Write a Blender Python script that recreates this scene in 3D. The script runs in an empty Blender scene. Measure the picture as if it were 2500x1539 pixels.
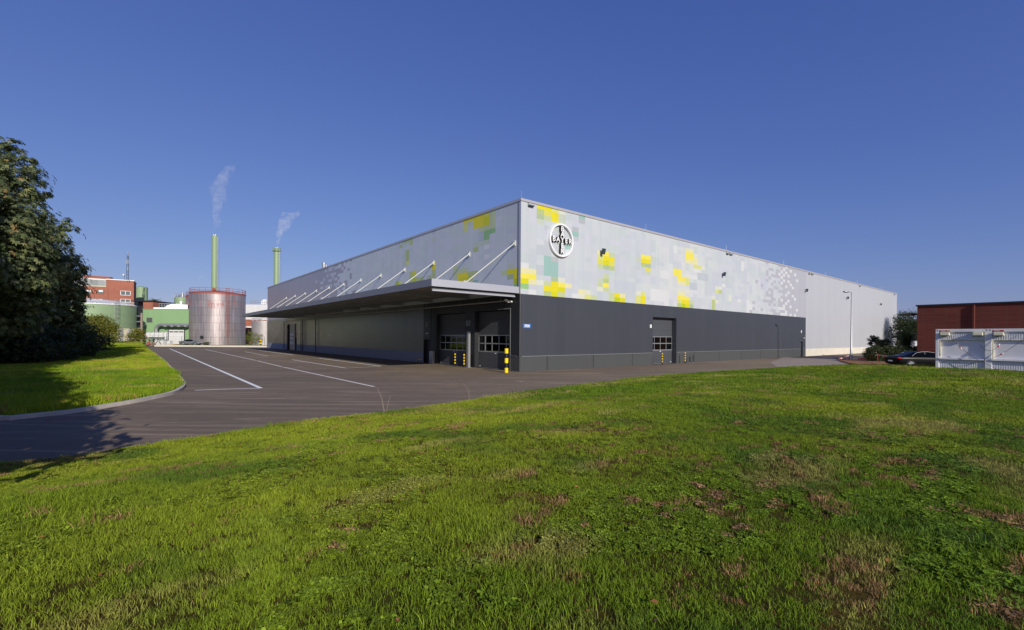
import bpy, bmesh, math, random
import numpy as np
from mathutils import Matrix, Vector, noise
random.seed(7); RNG = np.random.default_rng(7)
S = bpy.context.scene; C = S.collection
PI = math.pi
# ------------------------------------------------------------------ camera, sky, sun
F = 1138.0; EYE = 2.45
cam = bpy.data.objects.new('camera', bpy.data.cameras.new('camera')); C.objects.link(cam); S.camera = cam
cam.data.sensor_width = 36; cam.data.lens = F / 2500 * 36
cam.data.shift_y = 54.5 / 2500; cam.data.clip_end = 6000; cam.data.clip_start = 0.05
cam.matrix_world = Matrix.Translation((0, 0, EYE)) @ Matrix.Rotation(PI / 2, 4, 'X') @ Matrix.Rotation(math.radians(0.37), 4, 'Z')
SUN_AZ = math.radians(152.8); SUN_EL = math.radians(24)
w = bpy.data.worlds.new('World'); S.world = w; w.use_nodes = True
wn = w.node_tree.nodes; wl = w.node_tree.links
sky = wn.new('ShaderNodeTexSky'); sky.sky_type = 'NISHITA'; sky.sun_disc = False
sky.sun_elevation = SUN_EL; sky.sun_rotation = SUN_AZ
sky.air_density = 1.0; sky.dust_density = 0.6; sky.ozone_density = 3.0; sky.altitude = 50
# camera-like rendition of the clear sky: per-channel response of the sky texture (deeper blue, softer horizon)
sepc = wn.new('ShaderNodeSeparateColor'); comc = wn.new('ShaderNodeCombineColor'); wl.new(sky.outputs[0], sepc.inputs[0])
STR = 0.085
for ch_, (p_, k_) in enumerate(((.89, .645), (.80, .605), (.52, .79))):
    q1 = wn.new('ShaderNodeMath'); q1.operation = 'POWER'; q1.inputs[1].default_value = p_; wl.new(sepc.outputs[ch_], q1.inputs[0])
    q2 = wn.new('ShaderNodeMath'); q2.operation = 'MULTIPLY'; q2.inputs[1].default_value = k_ * STR ** (p_ - 1); wl.new(q1.outputs[0], q2.inputs[0]); wl.new(q2.outputs[0], comc.inputs[ch_])
wl.new(comc.outputs[0], wn['Background'].inputs[0]); wn['Background'].inputs[1].default_value = STR
sun = bpy.data.objects.new('sun', bpy.data.lights.new('sun', 'SUN')); C.objects.link(sun)
sun.data.energy = 4.3; sun.data.angle = math.radians(0.53); sun.data.color = (1.0, 0.93, 0.82)
ts = Vector((math.sin(SUN_AZ) * math.cos(SUN_EL), math.cos(SUN_AZ) * math.cos(SUN_EL), math.sin(SUN_EL)))
sun.rotation_euler = ts.to_track_quat('Z', 'Y').to_euler(); sun.location = (30, -40, 60)
S.view_settings.view_transform = 'Standard'; S.view_settings.look = 'None'
S.view_settings.exposure = 0.0; S.view_settings.gamma = 1.0
S.cycles.max_bounces = 6; S.cycles.transparent_max_bounces = 8; S.cycles.volume_bounces = 3
S.cycles.use_denoising = True

# ------------------------------------------------------------------ geometry helpers
def hor(x): return 824 + .00645 * (x - 1250)
def G(x, y, z=0.0):                       # where a point of height z seen at that spot of the 2500 px wide photo stands
    Y = (EYE - z) * F / (y - hor(x)); return Vector(((x - 1250) / F * Y, Y, z))
def at(x, Y, z=0.0): return Vector(((x - 1250) / F * Y, Y, z))
def zat(x, y, Y): return EYE + (hor(x) - y) / F * Y
AX = Vector((.7753, .6316, 0)); BX = Vector((-.6316, .7753, 0))
CO = Vector((.584, 33.243, 0)); TH = math.atan2(.6316, .7753)
def Ru(x, y):
    r = (x - 1250) / F; u = (r * CO.y - CO.x) / (AX.x - r * AX.y); Y = CO.y + AX.y * u
    return u, EYE + (hor(x) - y) / F * Y
def Lv(x, y):
    r = (x - 1250) / F; v = (r * CO.y - CO.x) / (BX.x - r * BX.y); Y = CO.y + BX.y * v
    return v, EYE + (hor(x) - y) / F * Y
def s2l(c):
    c /= 255.0; return c / 12.92 if c < .04045 else ((c + .055) / 1.055) ** 2.4
def rgb(r, g, b, k=1.0): return (s2l(r) * k, s2l(g) * k, s2l(b) * k, 1)

class MB:
    def __init__(s): s.v = []; s.f = []; s.c = []; s.m = []
    def quad(s, a, b, c, d, col=None, mi=0):
        n = len(s.v); s.v += [tuple(a), tuple(b), tuple(c), tuple(d)]; s.f.append((n, n + 1, n + 2, n + 3)); s.c.append(col); s.m.append(mi); return s
    def poly(s, pts, mi=0):
        n = len(s.v); s.v += [tuple(p) for p in pts]; s.f.append(tuple(range(n, n + len(pts)))); s.c.append(None); s.m.append(mi); return s
    def box(s, x0, x1, y0, y1, z0, z1, mi=0, M=None):
        p = [Vector((x, y, z)) for z in (z0, z1) for y in (y0, y1) for x in (x0, x1)]
        if M: p = [M @ q for q in p]
        n = len(s.v); s.v += [tuple(q) for q in p]
        for f in ((0, 2, 3, 1), (4, 5, 7, 6), (0, 1, 5, 4), (2, 6, 7, 3), (0, 4, 6, 2), (1, 3, 7, 5)):
            s.f.append(tuple(n + i for i in f)); s.c.append(None); s.m.append(mi)
        return s
    def bar(s, a, b, wd, hd, mi=0):
        a = Vector(a); b = Vector(b); d = b - a; q = d.to_track_quat('X', 'Z').to_matrix().to_4x4(); q.translation = a
        return s.box(0, d.length, -wd / 2, wd / 2, -hd / 2, hd / 2, mi, q)
    def tube(s, pts, r, n=8, cap=True, mi=0):
        pts = [Vector(p) for p in pts]; rs = r if isinstance(r, (list, tuple)) else [r] * len(pts)
        base = len(s.v); up = None
        for i, p in enumerate(pts):
            d = (pts[min(i + 1, len(pts) - 1)] - pts[max(i - 1, 0)]).normalized()
            if up is None: up = d.orthogonal().normalized()
            up = (up - d * up.dot(d)).normalized(); sd = d.cross(up)
            for k in range(n):
                t = 2 * PI * k / n; s.v.append(tuple(p + (up * math.cos(t) + sd * math.sin(t)) * rs[i]))
        for i in range(len(pts) - 1):
            for k in range(n):
                a = base + i * n + k; b = base + i * n + (k + 1) % n
                s.f.append((a, b, b + n, a + n)); s.c.append(None); s.m.append(mi)
        if cap:
            s.f.append(tuple(base + k for k in reversed(range(n)))); s.c.append(None); s.m.append(mi)
            l = base + (len(pts) - 1) * n; s.f.append(tuple(l + k for k in range(n))); s.c.append(None); s.m.append(mi)
        return s
    def cyl(s, x, y, z0, z1, r, n=24, r1=None, mi=0, cap=True):
        return s.tube([(x, y, z0), (x, y, z1)], [r, r if r1 is None else r1], n, cap, mi)
    def ico(s, c, r, sub=1, sc=(1, 1, 1), mi=0):
        bm = bmesh.new(); bmesh.ops.create_icosphere(bm, subdivisions=sub, radius=r); n = len(s.v); c = Vector(c)
        for v in bm.verts: s.v.append((c.x + v.co.x * sc[0], c.y + v.co.y * sc[1], c.z + v.co.z * sc[2]))
        for f in bm.faces: s.f.append(tuple(n + v.index for v in f.verts)); s.c.append(None); s.m.append(mi)
        bm.free(); return s
    def build(s, name, mat, parent=None, smooth=False, bevel=0, loc=None, auto=False):
        me = bpy.data.meshes.new(name); me.from_pydata(s.v, [], s.f)
        for m in (mat if isinstance(mat, (list, tuple)) else [mat]): me.materials.append(m)
        if any(s.m): me.polygons.foreach_set('material_index', s.m)
        if any(c is not None for c in s.c):
            at_ = me.color_attributes.new('tint', 'FLOAT_COLOR', 'CORNER'); buf = []
            for c, f in zip(s.c, s.f): buf += list(c or (1, 1, 1, 1)) * len(f)
            at_.data.foreach_set('color', buf)
        if smooth: me.polygons.foreach_set('use_smooth', [True] * len(me.polygons))
        me.update(); o = bpy.data.objects.new(name, me); C.objects.link(o)
        if auto: 
            me.polygons.foreach_set('use_smooth', [True] * len(me.polygons)); me.set_sharp_from_angle(angle=math.radians(40))
        if parent: o.parent = parent
        if loc is not None: o.location = loc
        if bevel:
            b = o.modifiers.new('bevel', 'BEVEL'); b.width = bevel; b.segments = 2; b.limit_method = 'ANGLE'
        return o
def npmesh(name, V, Fq, mat, parent=None, nv=4, smooth=False):
    me = bpy.data.meshes.new(name); V = np.asarray(V, np.float32); Fq = np.asarray(Fq, np.int32)
    me.vertices.add(len(V)); me.vertices.foreach_set('co', V.ravel())
    me.loops.add(Fq.size); me.loops.foreach_set('vertex_index', Fq.ravel())
    me.polygons.add(len(Fq)); me.polygons.foreach_set('loop_start', np.arange(len(Fq), dtype=np.int32) * nv)
    me.polygons.foreach_set('loop_total', np.full(len(Fq), nv, np.int32))
    me.materials.append(mat); me.update(calc_edges=True); me.validate()
    if smooth: me.polygons.foreach_set('use_smooth', [True] * len(me.polygons))
    o = bpy.data.objects.new(name, me); C.objects.link(o)
    if parent: o.parent = parent
    return o
def thing(name, label, cat, loc=(0, 0, 0), rz=0, group=None):
    o = bpy.data.objects.new(name, None); C.objects.link(o); o.location = loc; o.rotation_euler = (0, 0, rz)
    o.empty_display_size = .3; return tag(o, label, cat, group)
def tag(o, label=None, cat=None, group=None, kind=None):
    if label: o['label'] = label
    if cat: o['category'] = cat
    if group: o['group'] = group
    if kind: o['kind'] = kind
    return o
def copy_tree(o, parent=None):
    c = o.copy(); C.objects.link(c); c.parent = parent
    for ch in list(o.children): copy_tree(ch, c)
    return c

# ------------------------------------------------------------------ materials
def mat(name, base, rough=.7, metal=0., spec=.5, noise_=0., nscale=3., bump=0., bscale=20., coat=0.):
    m = bpy.data.materials.new(name); m.use_nodes = True; nt = m.node_tree; n = nt.nodes; l = nt.links
    p = n['Principled BSDF']; p.inputs['Base Color'].default_value = base; p.inputs['Roughness'].default_value = rough
    p.inputs['Metallic'].default_value = metal; p.inputs['Specular IOR Level'].default_value = spec
    if coat: p.inputs['Coat Weight'].default_value = coat
    if noise_ or bump:
        tc = n.new('ShaderNodeTexCoord')
    if noise_:
        t = n.new('ShaderNodeTexNoise'); t.inputs['Scale'].default_value = nscale; t.inputs['Detail'].default_value = 8; t.inputs['Roughness'].default_value = .65
        l.new(tc.outputs['Object'], t.inputs['Vector'])
        mr = n.new('ShaderNodeMapRange'); mr.inputs['From Min'].default_value = .25; mr.inputs['From Max'].default_value = .75
        mr.inputs['To Min'].default_value = 1 - noise_; mr.inputs['To Max'].default_value = 1 + noise_
        l.new(t.outputs['Fac'], mr.inputs['Value'])
        mx = n.new('ShaderNodeVectorMath'); mx.operation = 'SCALE'; mx.inputs[0].default_value = base[:3]
        l.new(mr.outputs[0], mx.inputs['Scale']); l.new(mx.outputs[0], p.inputs['Base Color'])
    if bump:
        t2 = n.new('ShaderNodeTexNoise'); t2.inputs['Scale'].default_value = bscale; t2.inputs['Detail'].default_value = 5
        l.new(tc.outputs['Object'], t2.inputs['Vector'])
        b = n.new('ShaderNodeBump'); b.inputs['Strength'].default_value = bump; b.inputs['Distance'].default_value = .05
        l.new(t2.outputs['Fac'], b.inputs['Height']); l.new(b.outputs[0], p.inputs['Normal'])
    return m
def nodes_of(m): return m.node_tree.nodes, m.node_tree.links, m.node_tree.nodes['Principled BSDF']
def math_node(n, l, op, a, b=None, c=None):
    q = n.new('ShaderNodeMath'); q.operation = op
    for i, x in enumerate((a, b, c)):
        if x is None: continue
        if hasattr(x, 'type') and hasattr(x, 'links'): l.new(x, q.inputs[i])
        else: q.inputs[i].default_value = x
    return q.outputs[0]
def ramp(n, l, fac, stops):
    r = n.new('ShaderNodeValToRGB'); e = r.color_ramp.elements
    while len(e) < len(stops): e.new(.5)
    for i, (p, c) in enumerate(stops): e[i].position = p; e[i].color = c
    l.new(fac, r.inputs[0]); return r.outputs[0]
def noise_tex(n, l, vec, scale, detail=6, rough=.6, dist=0):
    t = n.new('ShaderNodeTexNoise'); t.inputs['Scale'].default_value = scale; t.inputs['Detail'].default_value = detail
    t.inputs['Roughness'].default_value = rough; t.inputs['Distortion'].default_value = dist; l.new(vec, t.inputs['Vector']); return t.outputs['Fac']
def mixc(n, l, fac, a, b, mode='MIX'):
    q = n.new('ShaderNodeMix'); q.data_type = 'RGBA'; q.blend_type = mode
    if hasattr(fac, 'links'): l.new(fac, q.inputs[0])
    else: q.inputs[0].default_value = fac
    for i, x in ((6, a), (7, b)):
        if hasattr(x, 'links'): l.new(x, q.inputs[i])
        else: q.inputs[i].default_value = x
    return q.outputs[2]

def cladding(name, base, axis, pitch, rough=.38, metal=.25, tinted=False, groove=.82, streak=.03, bmp=.12):
    """coated steel sandwich panels: fine joints every `pitch` metres, slight tone shifts from panel to panel"""
    m = mat(name, base, rough, metal); n, l, p = nodes_of(m)
    tc = n.new('ShaderNodeTexCoord'); sp = n.new('ShaderNodeSeparateXYZ'); l.new(tc.outputs['Object'], sp.inputs[0])
    a = sp.outputs[axis]; q = math_node(n, l, 'DIVIDE', a, pitch)
    fr = math_node(n, l, 'FRACT', q); near = math_node(n, l, 'LESS_THAN', math_node(n, l, 'ABSOLUTE', math_node(n, l, 'SUBTRACT', fr, .5)), .012)
    fl = math_node(n, l, 'FLOOR', math_node(n, l, 'ADD', q, .5))
    wn_ = n.new('ShaderNodeTexWhiteNoise'); wn_.noise_dimensions = '1D'; l.new(fl, wn_.inputs['W'])
    pan = math_node(n, l, 'MULTIPLY_ADD', wn_.outputs['Value'], streak * 2, 1 - streak)
    g = math_node(n, l, 'MULTIPLY_ADD', near, groove - 1, 1.0)
    mp = n.new('ShaderNodeMapping'); mp.inputs['Scale'].default_value = (1.2, 1.2, .12); l.new(tc.outputs['Object'], mp.inputs[0])
    st = math_node(n, l, 'MULTIPLY_ADD', noise_tex(n, l, mp.outputs[0], 1.5), .16, .92)
    k = math_node(n, l, 'MULTIPLY', math_node(n, l, 'MULTIPLY', pan, g), st)
    vm = n.new('ShaderNodeVectorMath'); vm.operation = 'SCALE'
    if tinted:
        at_ = n.new('ShaderNodeAttribute'); at_.attribute_name = 'tint'; l.new(at_.outputs['Color'], vm.inputs[0])
    else: vm.inputs[0].default_value = base[:3]
    l.new(k, vm.inputs['Scale']); l.new(vm.outputs[0], p.inputs['Base Color'])
    rr = math_node(n, l, 'MULTIPLY_ADD', noise_tex(n, l, tc.outputs['Object'], .6), .18, rough - .09); l.new(rr, p.inputs['Roughness'])
    bp = n.new('ShaderNodeBump'); bp.inputs['Strength'].default_value = bmp; bp.inputs['Distance'].default_value = .05
    l.new(noise_tex(n, l, mp.outputs[0], .8, 2), bp.inputs['Height']); l.new(bp.outputs[0], p.inputs['Normal'])
    return m

M = {}
M['clad_r'] = cladding('printed_cladding', (.5, .5, .5, 1), 0, 1.0, .42, .05, True, .93, .012)
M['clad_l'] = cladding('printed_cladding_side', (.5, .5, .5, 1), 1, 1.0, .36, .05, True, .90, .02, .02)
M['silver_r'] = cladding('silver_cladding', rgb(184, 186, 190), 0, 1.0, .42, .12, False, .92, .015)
M['silver_l'] = cladding('silver_cladding_shaded', rgb(118, 118, 114), 1, 1.0, .30, .6, False, .88, .03, .0)  # darker copy of the silver cladding, canopy shade put into its colour
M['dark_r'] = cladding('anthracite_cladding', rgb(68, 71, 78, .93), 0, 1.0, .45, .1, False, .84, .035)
M['dark_l'] = cladding('anthracite_cladding_shaded', rgb(56, 58, 62, .7), 1, 1.0, .4, .1, False, .9, .03)  # darker copy of the anthracite cladding, with the shade in its colour
M['dark_plinth'] = cladding('painted_concrete_plinth', rgb(76, 79, 80, .8), 0, 5.2, .8, 0, False, .5, .03)
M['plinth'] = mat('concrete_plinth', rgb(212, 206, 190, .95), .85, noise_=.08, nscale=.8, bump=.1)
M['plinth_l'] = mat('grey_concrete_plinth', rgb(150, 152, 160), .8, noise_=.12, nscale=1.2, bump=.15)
M['roof'] = mat('roof_membrane', rgb(150, 150, 150), .9, noise_=.1)
M['coping'] = mat('coping_metal', rgb(206, 202, 200, .9), .4, .4, noise_=.04, nscale=.5)
M['trim'] = mat('silver_trim', rgb(205, 205, 208), .35, .5)
M['black'] = mat('black_gasket', rgb(18, 19, 21), .5)
M['dark_metal'] = mat('dark_metal', rgb(50, 53, 58), .45, .4)
M['galv'] = mat('galvanised_steel', rgb(175, 178, 180), .4, .6, noise_=.1, nscale=5)
M['white'] = mat('white_paint', rgb(235, 235, 232), .5, noise_=.03)
M['rodwhite'] = mat('white_rod_paint', rgb(188, 192, 186), .4)
M['letterface'] = mat('white_letter_face', rgb(240, 240, 240), .4)
M['letterside'] = mat('black_letter_side', rgb(16, 17, 19), .5)
M['glass'] = mat('dark_glass', rgb(8, 9, 8), .04, 0, 1.0)
M['soffit'] = cladding('ribbed_soffit', rgb(150, 148, 140), 1, .25, .6, .3, False, .55, .04)
M['yellow'] = mat('yellow_paint', rgb(255, 214, 10), .4, noise_=.06, nscale=6)
M['blackp'] = mat('black_paint', rgb(22, 22, 24), .45)
M['blue_sign'] = mat('blue_sign', rgb(55, 105, 180), .4)
M['brick'] = None
def brick(name, c1, c2, mortar, scale=1.0, axes=(0, 2)):
    m = mat(name, c1, .9); n, l, p = nodes_of(m); tc = n.new('ShaderNodeTexCoord')
    sp = n.new('ShaderNodeSeparateXYZ'); l.new(tc.outputs['Object'], sp.inputs[0])
    cb = n.new('ShaderNodeCombineXYZ'); l.new(math_node(n, l, 'ADD', sp.outputs[0], sp.outputs[1]), cb.inputs[0]); l.new(sp.outputs[2], cb.inputs[1])
    b = n.new('ShaderNodeTexBrick'); b.inputs['Scale'].default_value = scale; l.new(cb.outputs[0], b.inputs['Vector'])
    b.inputs['Color1'].default_value = c1; b.inputs['Color2'].default_value = c2; b.inputs['Mortar'].default_value = mortar
    b.inputs['Brick Width'].default_value = .25; b.inputs['Row Height'].default_value = .083; b.inputs['Mortar Size'].default_value = .009
    f = math_node(n, l, 'MULTIPLY_ADD', noise_tex(n, l, tc.outputs['Object'], .35), .5, .75)
    vm = n.new('ShaderNodeVectorMath'); vm.operation = 'SCALE'; l.new(b.outputs['Color'], vm.inputs[0]); l.new(f, vm.inputs['Scale']); l.new(vm.outputs[0], p.inputs['Base Color'])
    return m
M['brick'] = brick('red_brick', rgb(166, 100, 80), rgb(150, 86, 68), rgb(150, 112, 96))
M['brick_dark'] = brick('dark_red_brick', rgb(112, 50, 38), rgb(92, 38, 30), rgb(92, 60, 50))
M['green_steel'] = mat('green_steel', rgb(138, 162, 124), .5, noise_=.05, nscale=.3)
M['green_panel'] = cladding('green_panel', rgb(136, 170, 122), 0, 1.2, .6, 0, False, .93, .02)
M['white_panel'] = cladding('white_panel', rgb(215, 215, 218), 0, 1.2, .6, 0, False, .9, .03)
M['old_concrete'] = mat('old_concrete', rgb(205, 195, 170, .9), .9, noise_=.2, nscale=.7, bump=.2)
M['asph'] = None

# ------------------------------------------------------------------ ground
def asphalt():
    m = mat('asphalt', rgb(110, 98, 92), .85); n, l, p = nodes_of(m); tc = n.new('ShaderNodeTexCoord'); o = tc.outputs['Object']
    big = noise_tex(n, l, o, .06, 5, .6, .6)
    mp = n.new('ShaderNodeMapping'); mp.inputs['Rotation'].default_value = (0, 0, math.radians(-43)); mp.inputs['Scale'].default_value = (.12, 1.3, 1); l.new(o, mp.inputs[0])
    streak = noise_tex(n, l, mp.outputs[0], .7, 9, .7, 2.2)
    mp2 = n.new('ShaderNodeMapping'); mp2.inputs['Rotation'].default_value = (0, 0, math.radians(58)); mp2.inputs['Scale'].default_value = (.08, 1.3, 1); l.new(o, mp2.inputs[0])
    st2 = noise_tex(n, l, mp2.outputs[0], .7, 9, .7, 2.4)
    fine = noise_tex(n, l, o, 45, 4, .8); med = noise_tex(n, l, o, 2.2, 7, .7)
    base = ramp(n, l, big, [(.3, rgb(112, 98, 82)), (.55, rgb(130, 115, 95)), (.75, rgb(150, 132, 108))])
    r1 = ramp(n, l, streak, [(.50, (0, 0, 0, 1)), (.62, (1, 1, 1, 1))]); r2 = ramp(n, l, st2, [(.55, (0, 0, 0, 1)), (.7, (1, 1, 1, 1))])
    near = n.new('ShaderNodeSeparateXYZ'); l.new(o, near.inputs[0])
    c = mixc(n, l, math_node(n, l, 'MULTIPLY', r1, .36), base, rgb(198, 178, 150)); c = mixc(n, l, math_node(n, l, 'MULTIPLY', r2, .34), c, rgb(188, 170, 146))
    c = mixc(n, l, math_node(n, l, 'MULTIPLY', ramp(n, l, med, [(.35, (1, 1, 1, 1)), (.5, (0, 0, 0, 1))]), .3), c, rgb(104, 90, 83))
    c = mixc(n, l, .35, c, ramp(n, l, fine, [(.3, rgb(55, 50, 48)), (.7, rgb(165, 155, 145))]), 'OVERLAY')
    l.new(c, p.inputs['Base Color'])
    bp = n.new('ShaderNodeBump'); bp.inputs['Strength'].default_value = .35; bp.inputs['Distance'].default_value = .01; l.new(fine, bp.inputs['Height']); l.new(bp.outputs[0], p.inputs['Normal'])
    return m
M['asph'] = asphalt()
def soilgrass(name, a, b, c3, sc=.8):
    m = mat(name, a, .95, 0, .08); n, l, p = nodes_of(m); tc = n.new('ShaderNodeTexCoord'); o = tc.outputs['Object']
    c = ramp(n, l, noise_tex(n, l, o, sc, 8, .7), [(.3, a), (.5, b), (.68, c3)])
    c = mixc(n, l, .5, c, ramp(n, l, noise_tex(n, l, o, 28, 5, .8), [(.3, (.12, .12, .12, 1)), (.7, (.9, .9, .9, 1))]), 'OVERLAY')
    l.new(c, p.inputs['Base Color'])
    bp = n.new('ShaderNodeBump'); bp.inputs['Strength'].default_value = .7; bp.inputs['Distance'].default_value = .04; l.new(noise_tex(n, l, o, 22, 6, .8), bp.inputs['Height']); l.new(bp.outputs[0], p.inputs['Normal'])
    return m
M['lawn'] = soilgrass('lawn_ground', rgb(100, 72, 36), rgb(72, 64, 24), rgb(62, 72, 20))
M['lawn2'] = soilgrass('verge_ground', rgb(96, 110, 40), rgb(120, 138, 44), rgb(140, 150, 55), .3)
M['soil'] = soilgrass('bare_soil', rgb(120, 88, 66), rgb(140, 104, 78), rgb(150, 116, 90), .6)
M['far'] = soilgrass('far_ground', rgb(96, 100, 60), rgb(110, 112, 70), rgb(120, 116, 84), .05)
M['paint'] = None
pm = mat('road_paint', rgb(205, 205, 200), .7); n, l, p = nodes_of(pm); tc = n.new('ShaderNodeTexCoord')
l.new(ramp(n, l, noise_tex(n, l, tc.outputs['Object'], 9, 7, .75), [(.26, rgb(150, 144, 138)), (.42, rgb(240, 240, 234))]), p.inputs['Base Color']); M['paint'] = pm
pm2 = mat('worn_road_paint', rgb(205, 198, 188), .75); n, l, p = nodes_of(pm2); tc = n.new('ShaderNodeTexCoord')
l.new(ramp(n, l, noise_tex(n, l, tc.outputs['Object'], 7, 7, .75), [(.30, rgb(150, 140, 130)), (.44, rgb(218, 211, 200))]), p.inputs['Base Color']); M['paint_old'] = pm2
M['kerb'] = mat('kerb_concrete', rgb(190, 182, 170), .85, noise_=.15, nscale=2.5, bump=.2)

g = MB(); g.quad((-3000, -400, -.06), (3000, -400, -.06), (3000, 4000, -.06), (-3000, 4000, -.06)); tag(g.build('ground', M['far']), kind='structure')
g = MB(); g.quad((-160, -30, 0), (110, -30, 0), (110, 99.5, 0), (-160, 99.5, 0)); tag(g.build('asphalt_road', M['asph']), kind='structure')

# near lawn: everything this side of its edge
EDGE = [Vector((-40, -22, 0)), Vector((-18, 0, 0))]
for x, y in ((0, 1129), (107, 1119), (215, 1106.8), (331, 1088), (448, 1071.9), (564, 1054.4), (672, 1037.4), (806, 1020), (940.6, 1006.9), (1100, 984.5), (1323, 952), (1425, 940), (1598, 919), (1802, 905), (1914, 898.5), (2087, 896)):
    EDGE.append(G(x, y, .08))
EDGE += [Vector((30.2, 37.5, 0)), Vector((31.6, 34, 0)), Vector((38, 22, 0)), Vector((60, -6, 0)), Vector((90, -20, 0))]
ex = np.array([p.x for p in EDGE]); ey = np.array([p.y for p in EDGE])
def yedge(X): return np.interp(X, ex, ey)
def sstep(t): t = np.clip(t, 0, 1); return t * t * (3 - 2 * t)
def lawn_z(X, Y):
    d = np.maximum(yedge(X) - Y, 0) * .72; R2 = X * X + Y * Y
    z = .07 + .77 * np.exp(-R2 / 22 ** 2) * sstep(d / 8.5) + .54 * sstep((X - 17) / 9.) * sstep((40.5 - Y) / 8.) * sstep(d / 1.5)
    return z + .02 * np.sin(X * 1.3 + .4) * np.sin(Y * 1.1) * sstep(d / 2) + .012 * np.sin(X * 3.1 + Y * 2.3) * sstep(d / 1)
xs = np.unique(np.concatenate([np.linspace(-40, 90, 261), ex])); ts_ = np.concatenate([[0], np.geomspace(.15, 75, 90)])
V = []; 
for X in xs:
    ye = yedge(X)
    for k, t in enumerate(ts_):
        V.append((X, ye - t, float(lawn_z(np.float64(X), np.float64(ye - t)))))
nt_ = len(ts_); Fq = [(i * nt_ + k, i * nt_ + k + 1, (i + 1) * nt_ + k + 1, (i + 1) * nt_ + k) for i in range(len(xs) - 1) for k in range(nt_ - 1)]
tag(npmesh('lawn', V, Fq, M['lawn'], smooth=True), kind='structure')
# flush concrete edging of the near lawn
def ribbon(name, pts, wd, z0, z1, m, closed=False, inset=0):
    b = MB(); P = [Vector((p[0], p[1], 0)) for p in pts]; L = []
    for i, p in enumerate(P):
        d = (P[min(i + 1, len(P) - 1)] - P[max(i - 1, 0)]).normalized(); nn = Vector((-d.y, d.x, 0)); L.append((p + nn * inset, p + nn * (inset + wd)))
    for (a, b_), (c, d) in zip(L, L[1:]):
        z = lambda q, h: (q.x, q.y, h)
        b.quad(z(a, z1), z(c, z1), z(d, z1), z(b_, z1)); b.quad(z(a, z0), z(c, z0), z(c, z1), z(a, z1)); b.quad(z(b_, z1), z(d, z1), z(d, z0), z(b_, z0))
    return b.build(name, m)
tag(ribbon('kerb', [EDGE[i] for i in range(1, 16)], .10, 0, .055, M['kerb'], inset=0.0), kind='structure')

# left grass island with its raised kerb
isl = [(369.5, 847), (395, 874), (420, 901), (440, 922), (451, 934), (454.6, 943), (449, 952), (430, 962), (404, 969), (380.7, 974), (335, 984), (286.6, 992), (235, 1001), (179, 1010), (125, 1016), (67, 1022), (0, 1030)]
IS = [G(x, y, 0) for x, y in isl]; IS[0] = Vector((IS[0].x, 94.5, 0))
IS += [Vector((-22, 14.6, 0)), Vector((-34, 15.5, 0)), Vector((-70, 17, 0))]
# outer edge, smoothed
def smooth_poly(P, n=3):
    for _ in range(n):
        Q = [P[0]]
        for a, b in zip(P, P[1:]): Q += [a * .75 + b * .25, a * .25 + b * .75]
        Q.append(P[-1]); P = Q
    return P
IS = smooth_poly(IS, 2)
tag(ribbon('kerb', list(reversed(IS)), .16, 0, .12, M['kerb']), kind='structure')
def isl_z(X, Y): return .10 + .75 * sstep((np.asarray(Y) - 48) / 42.) * sstep((-(np.asarray(X)) - 35 - 0 * np.asarray(Y)) / 30)
bm = bmesh.new()
inner = []
for i, p in enumerate(IS):
    d = (IS[min(i + 1, len(IS) - 1)] - IS[max(i - 1, 0)]).normalized(); inner.append(p + Vector((d.y, -d.x, 0)) * .15)
poly = inner + [Vector((-130, 22, 0)), Vector((-130, 97, 0)), Vector((-76, 97, 0))]
PX = np.array([p.x for p in poly]); PY = np.array([p.y for p in poly])
def inside(X, Y, px=PX, py=PY):
    r = np.zeros(X.shape, bool); j = len(px) - 1
    for i in range(len(px)):
        c = ((py[i] > Y) != (py[j] > Y)) & (X < (px[j] - px[i]) * (Y - py[i]) / (py[j] - py[i] + 1e-12) + px[i]); r ^= c; j = i
    return r
vs = [bm.verts.new((p.x, p.y, 0)) for p in poly]; f = bm.faces.new(vs)
bmesh.ops.triangulate(bm, faces=[f])
for yy in np.arange(16, 97, 2.5):
    bmesh.ops.bisect_plane(bm, geom=bm.verts[:] + bm.edges[:] + bm.faces[:], plane_co=(0, yy, 0), plane_no=(0, 1, 0))
for xx in np.arange(-128, -14, 3.5):
    bmesh.ops.bisect_plane(bm, geom=bm.verts[:] + bm.edges[:] + bm.faces[:], plane_co=(xx, 0, 0), plane_no=(1, 0, 0))
for v in bm.verts: v.co.z = float(isl_z(v.co.x, v.co.y))
bmesh.ops.recalc_face_normals(bm, faces=bm.faces)
me = bpy.data.meshes.new('grass_verge'); bm.to_mesh(me); bm.free(); me.materials.append(M['lawn2'])
if me.polygons[0].normal.z < 0: me.flip_normals()
o = bpy.data.objects.new('grass_verge', me); C.objects.link(o); tag(o, kind='structure')

# painted lines, gully grate, manholes
def line(pts, wd, m=None, name='road_marking', z=.004):
    b = MB(); P = [G(x, y, 0) for x, y in pts]
    for a, c in zip(P, P[1:]):
        d = (c - a).normalized(); nn = Vector((-d.y, d.x, 0)) * wd * .62; a2 = a - d * wd / 2; c2 = c + d * wd / 2
        b.quad(*[(q.x, q.y, z) for q in (a2 - nn, c2 - nn, c2 + nn, a2 + nn)]); z += .0005
    return tag(b.build(name, m or M['paint']), kind='structure')
k = 2.2327
line([(925 / k, 800 + 115 / k), (1422 / k, 800 + 330 / k)], .15); line([(1415 / k, 800 + 331 / k), (1073 / k, 800 + 342 / k)], .12, z=.0048)
for a, b in (((1120, 120), (1393, 179)), ((1400, 181), (1537, 214)), ((1546, 216), (1768, 264)), ((1776, 266), (2038, 322))):
    line([(a[0] / k, 800 + a[1] / k), (b[0] / k, 800 + b[1] / k)], .15, M['paint_old'])
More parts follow.
